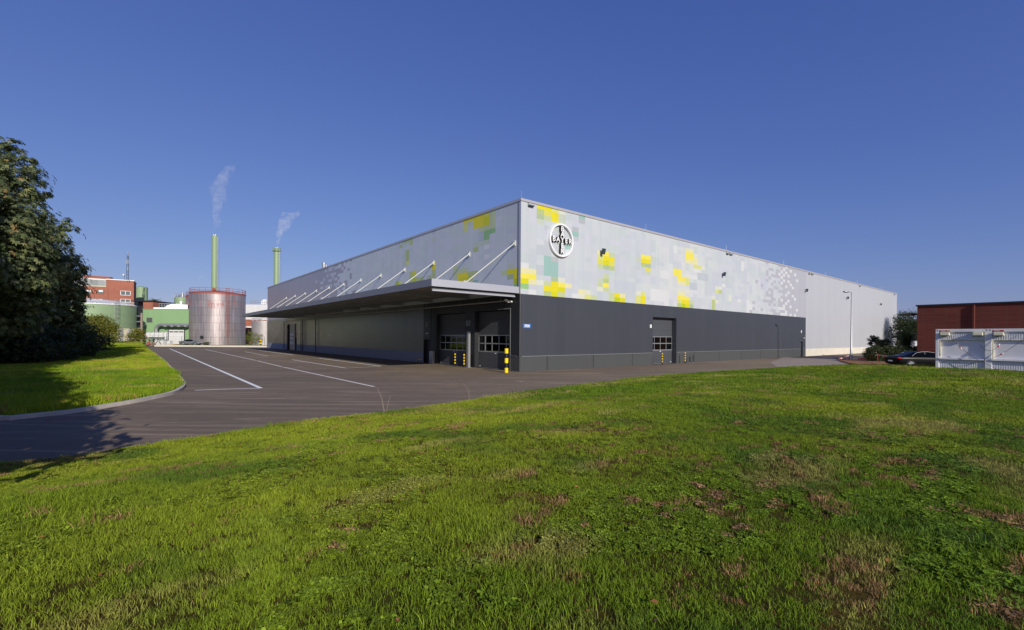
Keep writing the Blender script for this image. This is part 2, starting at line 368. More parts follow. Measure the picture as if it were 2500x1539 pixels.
q = lambda X, Y: (640 + X / 3.721, 560 + Y / 3.721)
line([q(520, 1173), q(1078, 1245)], .15); line([q(270, 1185), q(760, 1262)], .12); line([q(1070, 1246), q(766, 1262)], .1, z=.0052); line([q(276, 1184), q(512, 1173)], .1, z=.0052)
line([(598, 859.1), (654, 869.4)], .12); line([(657, 869.2), (714, 866.6)], .1); line([(634, 856.3), (716.6, 867.2)], .15, z=.0052)
def disc(x, y, r, name, m, label, cat, grp=None):
    b = MB(); c = G(x, y, 0); b.cyl(0, 0, .001, .012, r, 20); b.cyl(0, 0, .012, .016, r * .72, 20); o = b.build(name, m, loc=c); return tag(o, label, cat, grp)
M['iron'] = mat('cast_iron', rgb(132, 116, 104), .7, .2, noise_=.2, nscale=8)
disc(732, 896, .36, 'manhole_cover', M['iron'], 'round pale manhole cover on the asphalt beside the white parking box', 'manhole cover')
disc(1267, 931, .34, 'manhole_cover', M['iron'], 'round dark manhole cover on the asphalt below the building corner', 'manhole cover')
M['rust'] = mat('reddish_patch', rgb(128, 92, 80), .9, noise_=.25, nscale=9, bump=.3)
a = G(112, 1027); b_ = G(206, 1019); d = (b_ - a).normalized(); nn = Vector((-d.y, d.x, 0)) * .28
b = MB(); b.quad(*[(q_.x, q_.y, .004) for q_ in (a - nn, b_ - nn, b_ + nn, a + nn)]); tag(b.build('asphalt_patch', M['rust']), kind='structure')
# soil island with the lamp, paler far road, strip of soil along the lawn top
def sheet(name, pts, z, m, zz=None):
    b = MB(); b.poly([(p.x, p.y, z) for p in pts]); return tag(b.build(name, m), kind='structure')
M['asph2'] = mat('pale_asphalt', rgb(144, 131, 120), .85, noise_=.12, nscale=.5, bump=.2, bscale=60)
rr_ = lambda x, y: G(x, y, 0)
sheet('far_road', [rr_(1912, 872.6), rr_(2030, 873), rr_(2085, 896), rr_(1905, 899.5), rr_(1880, 886)], .004, M['asph2'])
SOIL = smooth_poly([G(2049, 879.5, .1), G(2075, 876, .1), G(2140, 877, .1), G(2210, 878, .1), G(2290, 880, .1), Vector((60, 44, .1)), Vector((60, 34, .1)), G(2300, 903, .1), G(2200, 901, .1), G(2120, 895, .1), G(2065, 885, .1), G(2049, 879.5, .1)], 2)
b = MB(); b.poly([(p.x, p.y, .11) for p in SOIL]); 
for a, c in zip(SOIL, SOIL[1:]): b.quad((a.x, a.y, 0), (c.x, c.y, 0), (c.x, c.y, .11), (a.x, a.y, .11))
tag(b.build('soil_bed', M['soil']), kind='structure')
b = MB(); b.bar(tuple(G(1671, 885)) , tuple(G(1910, 872)), .12, .2); b.v = [(x, y, z + .03) for x, y, z in b.v]; tag(b.build('wall_kerb', M['kerb']), kind='structure')

# ------------------------------------------------------------------ the warehouse
WH = thing('warehouse', 'long flat-roofed warehouse clad in pale pixel-patterned panels above an anthracite base', 'warehouse', CO, TH)
UL, VL, HT, ZD = 105.6, 80.4, 12.38, 5.56
PAL = {k_: rgb(*v_) for k_, v_ in {
 'Y': (238, 226, 36), 'L': (248, 236, 95), 'l': (228, 224, 100), 'P': (236, 232, 178), 'p': (222, 226, 140), 'V': (226, 229, 214), 'G': (190, 206, 138),
 'g': (204, 216, 168), 'S': (204, 214, 196), 'D': (182, 198, 160), 'T': (160, 198, 190), 'W': (226, 229, 229), 'M': (224, 222, 22), 'K': (196, 212, 20),
 'N': (156, 202, 138), 'b': (196, 204, 210), 'd': (190, 192, 198), 'x': (192, 193, 200)}.items()}
def sc_(c, k_): return (c[0] * k_, c[1] * k_, c[2] * k_, 1)
CW, RH = .75, .375
def put(grid, proj, org, s_, rects, c0lim=None):
    for x0, y0, x1, y1, ch in rects:
        u0, zt = proj(org[0] + x0 / s_, org[1] + y0 / s_); u1, _ = proj(org[0] + x1 / s_, org[1] + y0 / s_); _, zb = proj(org[0] + x0 / s_, org[1] + y1 / s_)
        ua, ub = sorted((u0, u1)); ca = round(ua / CW); cb = max(ca + 1, round(ub / CW)); rb = round((zb - ZD) / RH); rt = max(rb + 1, round((zt - ZD) / RH))
        for c in range(ca, cb):
            for r in range(max(rb, 0), rt): grid[(c, r)] = ch
GR = {}
put(GR, Ru, (1250, 470), 10.08, [(585,280,950,385,'Y'),(585,385,765,510,'G'),(585,510,765,635,'D'),(585,640,765,750,'S'),(765,435,950,550,'l'),(765,555,950,670,'g'),(950,370,1125,470,'p'),(950,485,1125,700,'Y'),(1125,400,1295,510,'V'),(1125,520,1300,740,'S'),(1620,540,1780,635,'T'),(1620,645,1780,740,'d'),(1460,850,1620,950,'d'),(1460,955,1620,1055,'T'),(1460,1060,1620,1160,'b'),(580,1270,765,1480,'b'),(1290,1270,1390,1400,'T'),(765,800,940,900,'b'),(765,1200,900,1500,'b')])
put(GR, Ru, (1250, 610), 10.08, [(200,310,375,430,'W'),(200,440,570,560,'P'),(200,560,570,690,'L'),(200,690,375,820,'M'),(375,710,570,830,'P'),(200,820,375,945,'N'),(570,735,760,845,'V'),(375,960,570,1080,'W'),(570,370,760,600,'b'),(765,135,945,620,'T'),(945,290,1110,650,'T'),(945,160,1110,280,'d'),(945,655,1110,770,'D'),(765,750,945,870,'g'),(945,770,1110,1020,'Y'),(765,880,945,1000,'Y'),(1110,790,1280,910,'L'),(1280,805,1450,930,'P'),(1110,915,1280,1030,'M'),(945,1020,1110,1140,'M'),(765,1000,945,1110,'G'),(1110,1040,1280,1150,'g'),(1110,665,1280,780,'V'),(1450,1070,1610,1190,'W'),(1610,965,1775,1070,'P'),(1775,980,1925,1090,'V'),(1775,1095,1925,1210,'p'),(1925,1110,2016,1215,'g'),(1610,1080,1775,1190,'V')])
put(GR, Ru, (1440, 580), 8.4, [(150,260,265,345,'P'),(265,270,385,365,'L'),(385,300,500,385,'g'),(150,345,265,440,'p'),(265,370,500,460,'Y'),(150,445,265,535,'l'),(265,465,385,550,'M'),(385,485,500,570,'l'),(150,540,265,620,'g'),(265,555,385,645,'D'),(385,570,500,660,'G'),(265,745,385,825,'g'),(265,825,385,915,'G'),(265,925,380,1015,'L'),(265,1020,380,1105,'g'),(135,820,265,910,'S'),(135,910,265,1000,'g'),(135,1000,265,1095,'V'),(385,1130,500,1300,'g'),(500,1130,610,1220,'Y'),(500,1225,610,1315,'K'),(610,1140,725,1225,'P'),(610,1235,725,1320,'M'),(940,1175,1040,1350,'p'),(1040,1190,1140,1360,'Y'),(1040,1110,1140,1185,'p'),(940,1100,1040,1175,'V'),(1040,335,1245,425,'L'),(1040,430,1245,510,'Y'),(1040,510,1145,590,'G'),(1145,525,1245,605,'D'),(1145,610,1245,695,'l'),(1145,700,1245,780,'S'),(1240,1040,1610,1300,'W'),(1430,655,1620,830,'W'),(940,415,1040,495,'S'),(1245,400,1340,500,'S')])
put(GR, Ru, (1620, 580), 7.96, [(0,1020,95,1320,'W'),(180,160,265,300,'W'),(425,200,575,270,'P'),(425,275,575,430,'L'),(430,440,575,500,'P'),(575,320,650,400,'V'),(575,400,650,510,'P'),(580,525,720,600,'p'),(720,550,790,620,'V'),(185,600,345,740,'L'),(265,755,420,830,'L'),(345,695,495,750,'V'),(420,790,495,930,'p'),(265,840,420,910,'P'),(265,1130,500,1205,'L'),(265,1205,345,1280,'p'),(345,1210,500,1285,'Y'),(265,1275,345,1350,'G'),(345,1285,420,1360,'K'),(420,1290,500,1365,'M'),(500,1230,570,1290,'g'),(500,1300,570,1370,'D'),(260,1055,420,1125,'P'),(265,980,500,1050,'V'),(995,945,1130,1010,'V'),(995,1015,1065,1080,'p'),(1065,1020,1130,1085,'G'),(1130,895,1190,965,'W'),(935,1140,1000,1200,'V'),(935,1205,1000,1400,'G'),(1000,1210,1060,1280,'V'),(1490,460,1550,640,'V'),(1435,1200,1500,1260,'W'),(1255,1120,1315,1240,'V'),(500,860,640,1000,'b'),(650,690,860,820,'b'),(570,620,720,680,'W'),(490,720,640,800,'W')])
uS, _ = Ru(1800 + 975 / 8.894, 700); cS = round(uS / CW)
for c in range(cS, 72):
    for r in range(18): GR[(c, r)] = 'x'
put(GR, Ru, (1800, 620), 8.894, [(a, b_, c, d, 'x') for a, b_, c, d in [(665,300,765,360),(610,350,662,470),(820,340,920,400),(820,400,870,460),(715,440,920,500),(665,490,715,550),(610,545,662,605),(770,580,820,640),(875,600,920,655),(715,635,765,690),(770,705,865,765),(665,755,765,800),(610,805,660,925),(715,800,765,880),(660,880,765,930),(715,930,820,1010),(555,990,765,1050),(665,1060,715,1130),(770,1080,820,1140),(715,1205,815,1260),(770,1270,915,1320),(380,565,435,625),(500,655,550,715),(320,1030,375,1090),(320,1160,375,1220),(500,1180,550,1240),(255,1220,310,1275),(875,240,975,290),(925,300,975,350),(870,790,975,850),(870,975,920,1150),(920,700,975,740),(920,920,975,985),(920,1060,970,1150),(925,550,975,610),(925,430,975,490),(920,670,975,730),(920,1230,1020,1280),(610,170,662,215)]])
put(GR, Ru, (1800, 620), 8.894, [(a, b_, c, d, 'W') for a, b_, c, d in [(1020,285,1070,325),(975,320,1020,370),(925,370,975,415),(1020,395,1070,440),(1120,355,1160,400),(875,415,920,470),(975,440,1020,495),(1070,465,1115,515),(925,490,975,540),(1210,435,1255,485),(975,560,1020,610),(1070,575,1115,635),(1255,565,1300,615),(925,610,975,665),(1120,650,1165,705),(1020,690,1070,745),(1165,720,1210,770),(1070,825,1115,875),(1020,875,1070,930),(1165,895,1210,945),(1210,965,1255,1015),(925,985,970,1035),(1070,1010,1115,1055),(1020,1060,1070,1110),(1120,1130,1165,1180),(970,1110,1020,1160),(870,1160,1020,1220),(1255,1205,1300,1255),(1020,1240,1070,1350),(920,1290,1070,1340),(1115,1310,1160,1350),(1210,1320,1255,1370),(200,1010,255,1270),(255,1070,310,1200),(70,165,130,240),(70,250,130,360)]])
rb_ = random.Random(3); BASE = {}
for _ in range(700):
    c = rb_.randrange(0, 60); r = rb_.randrange(-1, 18); wc = rb_.choice((1, 1, 2, 2, 3)); wr = rb_.choice((1, 2, 2, 3, 4)); kk = rb_.uniform(-1, 1); hh = rb_.uniform(-1, 1)
    for i in range(c, c + wc):
        for j in range(r, r + wr): BASE[(i, j)] = (kk, hh)
def base_col(c, r, white=0):
    kk, hh = BASE.get((c, r), (0, 0)); lift = white * 12
    return rgb(207 + lift + 5 * kk, 214 + lift * .8 + 3 * kk + 2.5 * hh, 219 + lift * .25 + 3.5 * kk - 3 * hh)
def uplift(c): return max(0, 1 - abs(c - 28) / 10.) + .45 * max(0, 1 - abs(c - 50) / 10.)
OUT = .012
b = MB(); umax = 72
for c in range(umax):
    for r in range(18):
        u0, u1 = c * CW, (c + 1) * CW; z0 = ZD + r * RH + (.0 if r else 0); z1 = ZD + (r + 1) * RH
        if r == 17: z1 = 12.22
        ch = GR.get((c, r)); col = PAL[ch] if ch else base_col(c, r, uplift(c) * (1 if (BASE.get((c, r), (0, 0))[0] > -.2) else .3))
        b.quad((u0, -OUT, z0), (u1, -OUT, z0), (u1, -OUT, z1), (u0, -OUT, z1), sc_(col, .79))
b.build('printed_cladding', M['clad_r'], WH)['label'] = 'pale panels with yellow, teal and grey squares'
b = MB(); us = umax * CW
b.quad((us, -OUT, ZD), (UL, -OUT, ZD), (UL, -OUT, 12.22), (us, -OUT, 12.22)); b.quad((53.8, -OUT, 1.06), (UL, -OUT, 1.06), (UL, -OUT, ZD), (53.8, -OUT, ZD))
b.quad((UL, -OUT, 0), (UL, VL, 0), (UL, VL, 12.22), (UL, -OUT, 12.22)); b.quad((UL, VL, 0), (0, VL, 0), (0, VL, 12.22), (UL, VL, 12.22))
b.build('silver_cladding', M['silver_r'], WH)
b = MB(); b.box(53.84, UL + .03, -.045, -.001, 0, 1.06); b.build('pale_plinth', M['plinth'], WH)
# left facade upper: columns count away from the corner
GL = {}
for c in range(0, 110):
    for r in range(-12, 18): pass
vS, _ = Lv(740 + 920 / 10.8, 700); cS2 = round(vS / CW)
put(GL, Lv, (950, 480), 6.3015, [(1820,1115,2010,1185,'Y'),(1910,1185,2010,1255,'Y'),(1820,1190,1910,1260,'D'),(1910,1262,2010,1335,'K'),(1915,1345,2010,1400,'N'),(1820,1040,1910,1110,'S'),(1755,1130,1820,1190,'g'),(1300,1130,1380,1195,'G'),(1300,1270,1380,1330,'T'),(1070,1180,1220,1245,'Y'),(1070,1250,1220,1310,'M'),(1220,1225,1300,1325,'K'),(1220,1150,1300,1222,'G'),(1000,1100,1070,1290,'g'),(1070,1115,1220,1178,'g'),(620,1015,740,1125,'Y'),(620,1130,680,1190,'l'),(680,1120,740,1250,'G'),(560,1215,620,1260,'D'),(335,1135,440,1195,'Y'),(335,1198,440,1310,'K'),(285,1150,335,1330,'G'),(440,1235,500,1290,'G'),(130,1310,180,1350,'p'),(90,1310,130,1370,'K'),(240,820,290,985,'G'),(240,990,290,1045,'p'),(145,740,190,790,'G'),(190,690,340,712,'G'),(295,665,340,735,'G'),(190,1000,240,1100,'S'),(190,880,240,980,'S'),(1160,360,1310,395,'Y'),(1160,400,1225,530,'p'),(1225,385,1310,440,'S'),(1310,310,1475,480,'Y'),(1475,285,1555,435,'M'),(1475,230,1555,285,'l'),(1555,210,1645,475,'g'),(1390,470,1645,530,'g'),(1475,520,1550,655,'N'),(1550,495,1645,560,'N'),(1305,775,1380,840,'G'),(1310,700,1550,760,'S'),(690,510,740,600,'b'),(690,610,740,680,'S'),(1390,545,1470,670,'b'),(1460,730,1540,800,'W'),(1460,880,1540,950,'W')])
for c in range(cS2, 110):
    for r in range(18): GL[(c, r)] = 'x'
put(GL, Lv, (740, 600), 10.8, [(a, b_, c, d, 'q') for a, b_, c, d in [(310,910,355,980),(425,950,515,1015),(510,855,560,915),(560,635,605,700),(600,755,650,825),(645,580,740,670),(740,515,780,570),(780,565,880,620),(690,745,830,790),(735,790,780,850),(685,875,735,945),(780,845,830,910),(685,1015,735,1080),(595,1045,640,1110),(465,1070,515,1140),(465,1350,510,1410),(385,1230,430,1290),(870,820,920,890),(820,975,920,1050),(870,1050,920,1110),(880,475,985,540),(690,1300,720,1370)]])
put(GL, Lv, (740, 600), 10.8, [(a, b_, c, d, 'x') for a, b_, c, d in [(1080,540,1120,600),(1185,585,1235,650),(1235,725,1285,865),(1125,395,1180,430),(1240,350,1290,390),(1080,925,1165,980),(1125,980,1165,1120),(975,945,1015,1005),(970,1080,1015,1150),(1015,1165,1060,1215),(1115,1225,1160,1280),(1285,1190,1385,1245),(985,440,1080,490),(1030,490,1080,540),(925,590,1020,640),(920,730,1070,780),(925,790,970,860),(925,1030,970,1090)]])
PAL2 = dict(PAL); PAL2['x'] = rgb(168, 166, 176); PAL2['q'] = rgb(200, 204, 212)
b = MB(); vmax = 107
for c in range(vmax):
    for r in range(18):
        v0, v1 = c * CW, min((c + 1) * CW, VL); z0 = ZD + r * RH; z1 = ZD + (r + 1) * RH if r < 17 else 12.22
        if c == 0: v0 = .26
        ch = GL.get((c, r)); kk = uplift(c)
        col = PAL2[ch] if ch else base_col(c + 3, r, .2)
        b.quad((-OUT, v1, z0), (-OUT, v0, z0), (-OUT, v0, z1), (-OUT, v1, z1), sc_(col, .93))
b.build('printed_cladding', M['clad_l'], WH)['label'] = 'shaded side panels with olive, green and grey squares'
# corner trim with dark joint, coping, roof
b = MB(); b.box(-.02, .0, -.0, .245, 0, 12.2); b.build('corner_trim', M['trim'], WH)
b = MB(); b.box(-.035, 0, .245, .275, 5.56, 12.2); b.build('corner_joint', M['black'], WH)
b = MB(); b.box(-.06, UL + .06, -.07, .35, 12.2, HT); b.box(-.06, .35, .35, VL + .06, 12.2, HT); b.box(UL - .35, UL + .06, .35, VL + .06, 12.2, HT)
b.box(.35, UL - .35, VL - .35, VL + .06, 12.2, HT); b.build('roof_coping', M['coping'], WH)
b = MB(); b.quad((0, 0, 12.05), (UL, 0, 12.05), (UL, VL, 12.05), (0, VL, 12.05)); b.build('roof', M['roof'], WH)
for u in (0.05, 15, 30.2, 46, 62, 78, 94): MB().tube([(u, .02, HT), (u, .02, HT + .55)], .012, 5).build('lightning_rod', M['galv'], WH)
MB().tube([(-6.95, .35, 6.05), (-6.95, .35, 6.65)], .01, 5).build('lightning_rod', M['galv'], WH)

def wall_holes(b, a0, a1, z0, z1, holes, fn, depth, mi_rev=1):
    """front sheet with rectangular holes and reveals; fn(a, out, z) -> local point"""
    A = sorted({a0, a1, *[h[0] for h in holes], *[h[1] for h in holes]}); Z = sorted({z0, z1, *[h[2] for h in holes], *[h[3] for h in holes]})
    Z = [z for z in Z if z0 <= z <= z1]; A = [a for a in A if a0 <= a <= a1]
    for x0, x1 in zip(A, A[1:]):
        for y0, y1 in zip(Z, Z[1:]):
            if any(h[0] <= (x0 + x1) / 2 <= h[1] and h[2] <= (y0 + y1) / 2 <= h[3] for h in holes): continue
            b.quad(fn(x0, 0, y0), fn(x1, 0, y0), fn(x1, 0, y1), fn(x0, 0, y1))
def reveals(b, h, fn, depth):
    x0, x1, y0, y1 = h
    for P, Q in (((x0, y0), (x0, y1)), ((x0, y1), (x1, y1)), ((x1, y1), (x1, y0)), ((x1, y0), (x0, y0))):
        b.quad(fn(P[0], 0, P[1]), fn(Q[0], 0, Q[1]), fn(Q[0], depth, Q[1]), fn(P[0], depth, P[1]))
fr_ = lambda a, d, z: (a, -.05 + d, z)
fl_ = lambda a, d, z: (-.05 + d, a, z)
RG = (16.1, 20.07, 0.0, 4.43); RD = (51.66, 52.72, 0.08, 2.12)
b = MB(); wall_holes(b, 0, 53.8, 1.07, ZD, [RG, RD], fr_, .3); reveals(b, RG, fr_, .55); reveals(b, RD, fr_, .28)
b.quad((0, -.05, ZD), (53.8, -.05, ZD), (53.8, -.012, ZD), (0, -.012, ZD)); b.quad((53.8, -.05, 0), (53.8, 0, 0), (53.8, 0, ZD), (53.8, -.05, ZD))
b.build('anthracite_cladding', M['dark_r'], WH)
b = MB()
for a0, a1 in ((0, 16.1), (20.07, 51.66), (52.72, 53.8)): b.quad((a0, -.062, -.02), (a1, -.062, -.02), (a1, -.062, 1.07), (a0, -.062, 1.07))
b.quad((-.062, 1.03, -.02), (-.062, 0, -.02), (-.062, 0, 1.07), (-.062, 1.03, 1.07)); b.quad((-.062, 0, -.02), (0, -.062, -.02), (0, -.062, 1.07), (-.062, 0, 1.07))
b.build('dark_plinth', M['dark_plinth'], WH)
for a0, a1 in ((.07, 16.0), (20.12, 51.6), (52.78, 53.8)): MB().box(a0, a1, -.10, -.052, 1.07, 1.105).build('plinth_flashing', M['galv'], WH)
MB().box(-.10, -.05, .3, 1.0, 1.09, 1.115).build('plinth_flashing', M['galv'], WH)
def sect_gate(fn, a0, a1, zt, dep, nc, parent, wrap=None, sideflip=False):
    """sectional gate: dark leaf with 2 glazed rows"""
    def bx(b, p0, p1, d0, d1, z0, z1):
        P = [fn(a, d, z) for z in (z0, z1) for d in (d0, d1) for a in (p0, p1)]; n = len(b.v); b.v += P
        for f in ((0, 2, 3, 1), (4, 5, 7, 6), (0, 1, 5, 4), (2, 6, 7, 3), (0, 4, 6, 2), (1, 3, 7, 5)): b.f.append(tuple(n + i for i in f)); b.c.append(None); b.m.append(0)
    b = MB(); z = .02
    bx(b, a0, a1, dep, dep + .06, .03, .66); bx(b, a0, a1, dep, dep + .06, .665, 1.27)
    for zz in (2.63, 3.24, 3.85): bx(b, a0, a1, dep, dep + .06, zz, min(zz + .604, zt))
    gt = b.build('sectional_gate', M['gate'], parent)
    b = MB()
    for z0_, z1_ in ((1.27, 1.36), (1.915, 1.995), (2.56, 2.63)): bx(b, a0, a1, dep - .012, dep + .05, z0_, z1_)
    wd = (a1 - a0) / nc
    for i in range(nc + 1):
        c = a0 + i * wd; bx(b, max(a0, c - .03), min(a1, c + .03), dep - .01, dep + .045, 1.36, 2.56)
    b.build('window_frame', M['galv'], gt)
    for i in range(nc):
        for z0_, z1_ in ((1.36, 1.915), (1.995, 2.56)):
            b = MB(); bx(b, a0 + i * wd + .03, a0 + (i + 1) * wd - .03, dep + .015, dep + .03, z0_, z1_); b.build('pane', M['glass'], gt)
    b = MB(); c = (a0 + a1) / 2; bx(b, c - .1, c + .08, dep - .02, dep, 1.17, 1.23); b.build('gate_label', M['white'], gt); b = MB(); bx(b, a1 - .25, a1 - .12, dep - .02, dep, .12, .17); b.build('gate_handle', M['white'], gt)
    b = MB(); bx(b, a0, a1, dep - .05, dep + .02, -.03, .03); b.build('gate_threshold', M['galv'], gt)
    return gt
M['gate'] = mat('gate_panel', rgb(74, 77, 82, .95), .5, noise_=.03)
sect_gate(fr_, 16.1, 20.07, 4.43, .5, 4, WH)
b = MB(); b.box(51.66, 52.72, .18, .24, .02, 2.12); dr = b.build('side_door', M['gate'], WH)
b = MB(); b.box(52.52, 52.6, .13, .18, 1.0, 1.06); b.build('handle', M['galv'], dr)

# left side lower: dark zone with two gates and a door, then silver cladding over concrete
LG = (1.13, 5.62, 0, 4.5); LG2 = (7.0, 11.75, 0, 4.5); LD = (12.65, 14.1, 0, 2.19)
b = MB(); wall_holes(b, 0.0, 14.15, 0, ZD, [LG, LG2, LD], lambda a, d, z: (-.05 + d, a, z), .4)
b.f = [tuple(reversed(f)) for f in b.f]
for h, dd in ((LG, .5), (LG2, .5), (LD, .45)): reveals(b, h, fl_, dd)
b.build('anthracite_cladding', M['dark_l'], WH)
sect_gate(fl_, 1.13, 5.62, 4.5, .4, 5, WH); sect_gate(fl_, 7.0, 11.75, 4.5, .4, 5, WH)
b = MB(); b.box(.3, .36, 12.65, 14.1, .02, 2.19); dr = b.build('side_door', M['gate'], WH)
b = MB(); b.box(.25, .3, 12.75, 12.83, 1.0, 1.06); b.build('handle', M['galv'], dr)
b = MB(); b.box(-.07, -.052, 1.03, 1.09, 0, 4.58); b.box(-.07, -.052, 1.09, 2.6, 4.52, 4.58); b.build('gate_edge_trim', M['galv'], WH)
OPN = (59.7, 64.4, 0, 4.5); D2 = (58.2, 58.95, 0, 2.16)
b = MB(); wall_holes(b, 14.15, VL, 1.03, ZD, [OPN, D2], lambda a, d, z: (-.012 + d, a, z), .4)
b.f = [tuple(reversed(f)) for f in b.f]; reveals(b, OPN, lambda a, d, z: (-.012 + d, a, z), .6)
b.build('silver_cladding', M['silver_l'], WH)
b = MB(); 
for a0, a1 in ((14.15, 58.2), (58.95, 59.7), (64.4, VL)): b.box(-.05, -.013, a0, a1, -.02, 1.03)
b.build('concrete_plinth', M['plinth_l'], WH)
b = MB(); b.box(.45, .5, 59.7, 64.4, 0, 4.5); b.build('opening_shade_panel', M['black'], WH)  # black panel stands in for the unlit depth of the opening
M['slide'] = mat('sliding_gate_panel', rgb(168, 160, 150), .5, .2, noise_=.05)
b = MB(); b.box(-.12, -.06, 58.98, 62.2, .05, 4.5); sg = b.build('sliding_gate', M['slide'], WH)
b = MB()
for v0 in (60.1, 60.9, 61.7):
    for z0_ in (1.0, 1.75, 2.4): b.box(-.14, -.12, v0 - .28, v0 + .28, z0_, z0_ + .55)
b.build('gate_window', M['white'], sg)
b = MB(); b.box(.1, .15, 58.2, 58.95, 0, 2.16); b.build('side_door', M['gate'], WH)
b = MB(); b.box(-.13, -.013, 58.1, 58.98, 2.75, 2.83); b.build('door_canopy', M['black'], WH)
for v_ in (12.42, 47.1, 54.0, 54.9, 65.8):
    b = MB(); b.tube([(-.22, v_, 5.1), (-.22, v_, .25), (-.14, v_, .05)], .06 if v_ > 13 else .045, 8)
    for z_ in (1.3, 2.8, 4.2): b.box(-.22, -.02, v_ - .02, v_ + .02, z_, z_ + .04)
    b.build('downpipe', M['dark_metal'], WH)

# canopy
M['fascia'] = mat('canopy_fascia', rgb(132, 134, 146), .45, .15, noise_=.03)
CWD, CV0, CV1, CZ0, CZ1 = 7.1, .14, 64.4, 5.62, 6.06
cp = MB(); cp.box(-CWD + .02, -.0505, CV0 + .04, CV1 - .02, CZ0 + .3, CZ1 - .06)
CAN = cp.build('canopy', M['roof'], WH)
b = MB()
b.box(-CWD - .0, -CWD + .03, CV0 + .001, CV1, CZ0 - .02, CZ1 - .002); b.build('fascia', M['fascia'], CAN)
b = MB(); b.box(-CWD, -.06, CV1, CV1 + .03, CZ0 - .02, CZ1); b.build('end_fascia', M['trim'], CAN); b = MB(); b.box(-CWD, -.06, CV0 - .03, CV0 - .002, CZ0 - .02, CZ1); b.build('end_fascia', M['trim'], CAN)
b = MB(); b.quad((-CWD + .03, CV0, CZ0 + .28), (-.06, CV0, CZ0 + .28), (-.06, CV1, CZ0 + .28), (-CWD + .03, CV1, CZ0 + .28)); b.build('soffit', M['soffit'], CAN)
for i in range(12):
    v_ = .67 + 5.88 * i; v_ = min(v_, CV1 - .3)
    b = MB(); b.box(-CWD + .1, -.08, v_ - .06, v_ + .06, CZ0 + .0, CZ0 + .275); b.box(-CWD + .1, -.08, v_ - .12, v_ + .12, CZ0 - .015, CZ0 + .0); b.build('cross_beam', M['soffbeam'] if 'soffbeam' in M else M['galv'], CAN)
b = MB()
for wx in (-6.6, -4.6, -2.6): b.box(wx - .05, wx + .05, CV0 + .1, CV1 - .1, CZ0 + .15, CZ0 + .278)
b.build('purlin', M['galv'], CAN)
b = MB(); P = []
b.quad((-CWD + .12, CV0 + .12, 5.46), (-.35, CV0 + .12, 5.46), (-.35, CV0 + .02, 5.36), (-CWD + .12, CV0 + .02, 5.36)); b.box(-CWD + .06, -.35, CV0 + .02, CV0 + .05, 5.31, 5.38); b.build('end_gutter', M['trim'], CAN)
MB().box(-CWD + .04, -.3, CV0 + .14, CV0 + .17, 5.40, 5.6).build('gap_shade_strip', M['dark_metal'], CAN)  # dark strip painted in for the shaded gap below the end fascia
b = MB(); b.tube([(-.55, 1.2, 5.08), (-.55, 66.0, 5.08)], .05, 8)
for i in range(23): b.tube([(-.55, 1.6 + 2.8 * i, 5.1), (-.55, 1.6 + 2.8 * i, 5.88)], .012, 4)
b.build('service_pipe', M['galv'], CAN)
for i in range(12):
    v_ = .67 + 5.855 * i; e = (-4.25, v_ if v_ < CV1 else CV1 - .4, 6.06)
    b = MB(); a_ = Vector((-.10, v_, 9.22)); b.tube([a_, e], .045, 10)
    b.box(-.10, -.013, v_ - .12, v_ + .12, 9.06, 9.44); b.ico(a_, .11, 1); b.box(-4.42, -4.16, e[1] - .05, e[1] + .05, 6.0, 6.2)
    b.build('tie_rod', M['rodwhite'], CAN, auto=True)
# rooftop exhaust, things fixed to the walls
def wpt(u, v, z): return CO + AX * u + BX * v + Vector((0, 0, z))
t = thing('roof_exhaust', 'twin shiny metal flues on the warehouse roof above the grey pixel pattern', 'flue', wpt(1.2, 48.0, 12.05), TH)
b = MB(); b.cyl(0, 0, 0, 1.55, .26, 16); b.cyl(0, 0, 1.25, 1.6, .30, 16); b.build('flue', M['galv'], t, auto=True)
b = MB(); b.cyl(.1, -.72, 0, 1.2, .16, 12); b.build('flue', M['galv'], t, auto=True)

def text_mesh(s, size, ext, name, mats, bold=.02, align='CENTER', sx=1.0):
    cu = bpy.data.curves.new('txt', 'FONT'); cu.body = s; cu.size = size; cu.extrude = ext; cu.offset = bold * size; cu.align_x = align; cu.align_y = 'CENTER'; cu.resolution_u = 4
    o_ = bpy.data.objects.new('txt', cu); C.objects.link(o_); bpy.context.view_layer.update()
    me = bpy.data.meshes.new_from_object(o_.evaluated_get(bpy.context.evaluated_depsgraph_get())); bpy.data.objects.remove(o_); me.name = name
    for m_ in mats: me.materials.append(m_)
    for p_ in me.polygons: p_.material_index = 0 if p_.normal.z > .7 else (1 if len(mats) > 1 else 0)
    for v_ in me.vertices: v_.co.x *= sx
    return me
FR = Matrix.Rotation(TH, 4, 'Z') @ Matrix.Rotation(PI / 2, 4, 'X')           # text standing on the right-hand facade
def facing(u, z, out): m_ = FR.copy(); m_.translation = wpt(u, -out, z); return m_
t = thing('round_logo_sign', 'big round white ring logo with BAYER spelled across and down near the building corner', 'logo sign'); t.matrix_world = facing(3.93, 9.87, .02)
Rg = 1.27; b = MB(); n = 72; prof = [(Rg - .13, .0), (Rg - .13, .19), (Rg - .10, .22), (Rg - .03, .22), (Rg, .19), (Rg, 0)]
for i in range(n):
    for (r0, h0), (r1, h1) in zip(prof, prof[1:]):
        a0, a1 = 2 * PI * i / n, 2 * PI * (i + 1) / n
        b.quad((r0 * math.cos(a0), r0 * math.sin(a0), h0), (r1 * math.cos(a0), r1 * math.sin(a0), h1), (r1 * math.cos(a1), r1 * math.sin(a1), h1), (r0 * math.cos(a1), r0 * math.sin(a1), h0))
b.build('ring', M['letterface'], t, smooth=False)
LS = .52
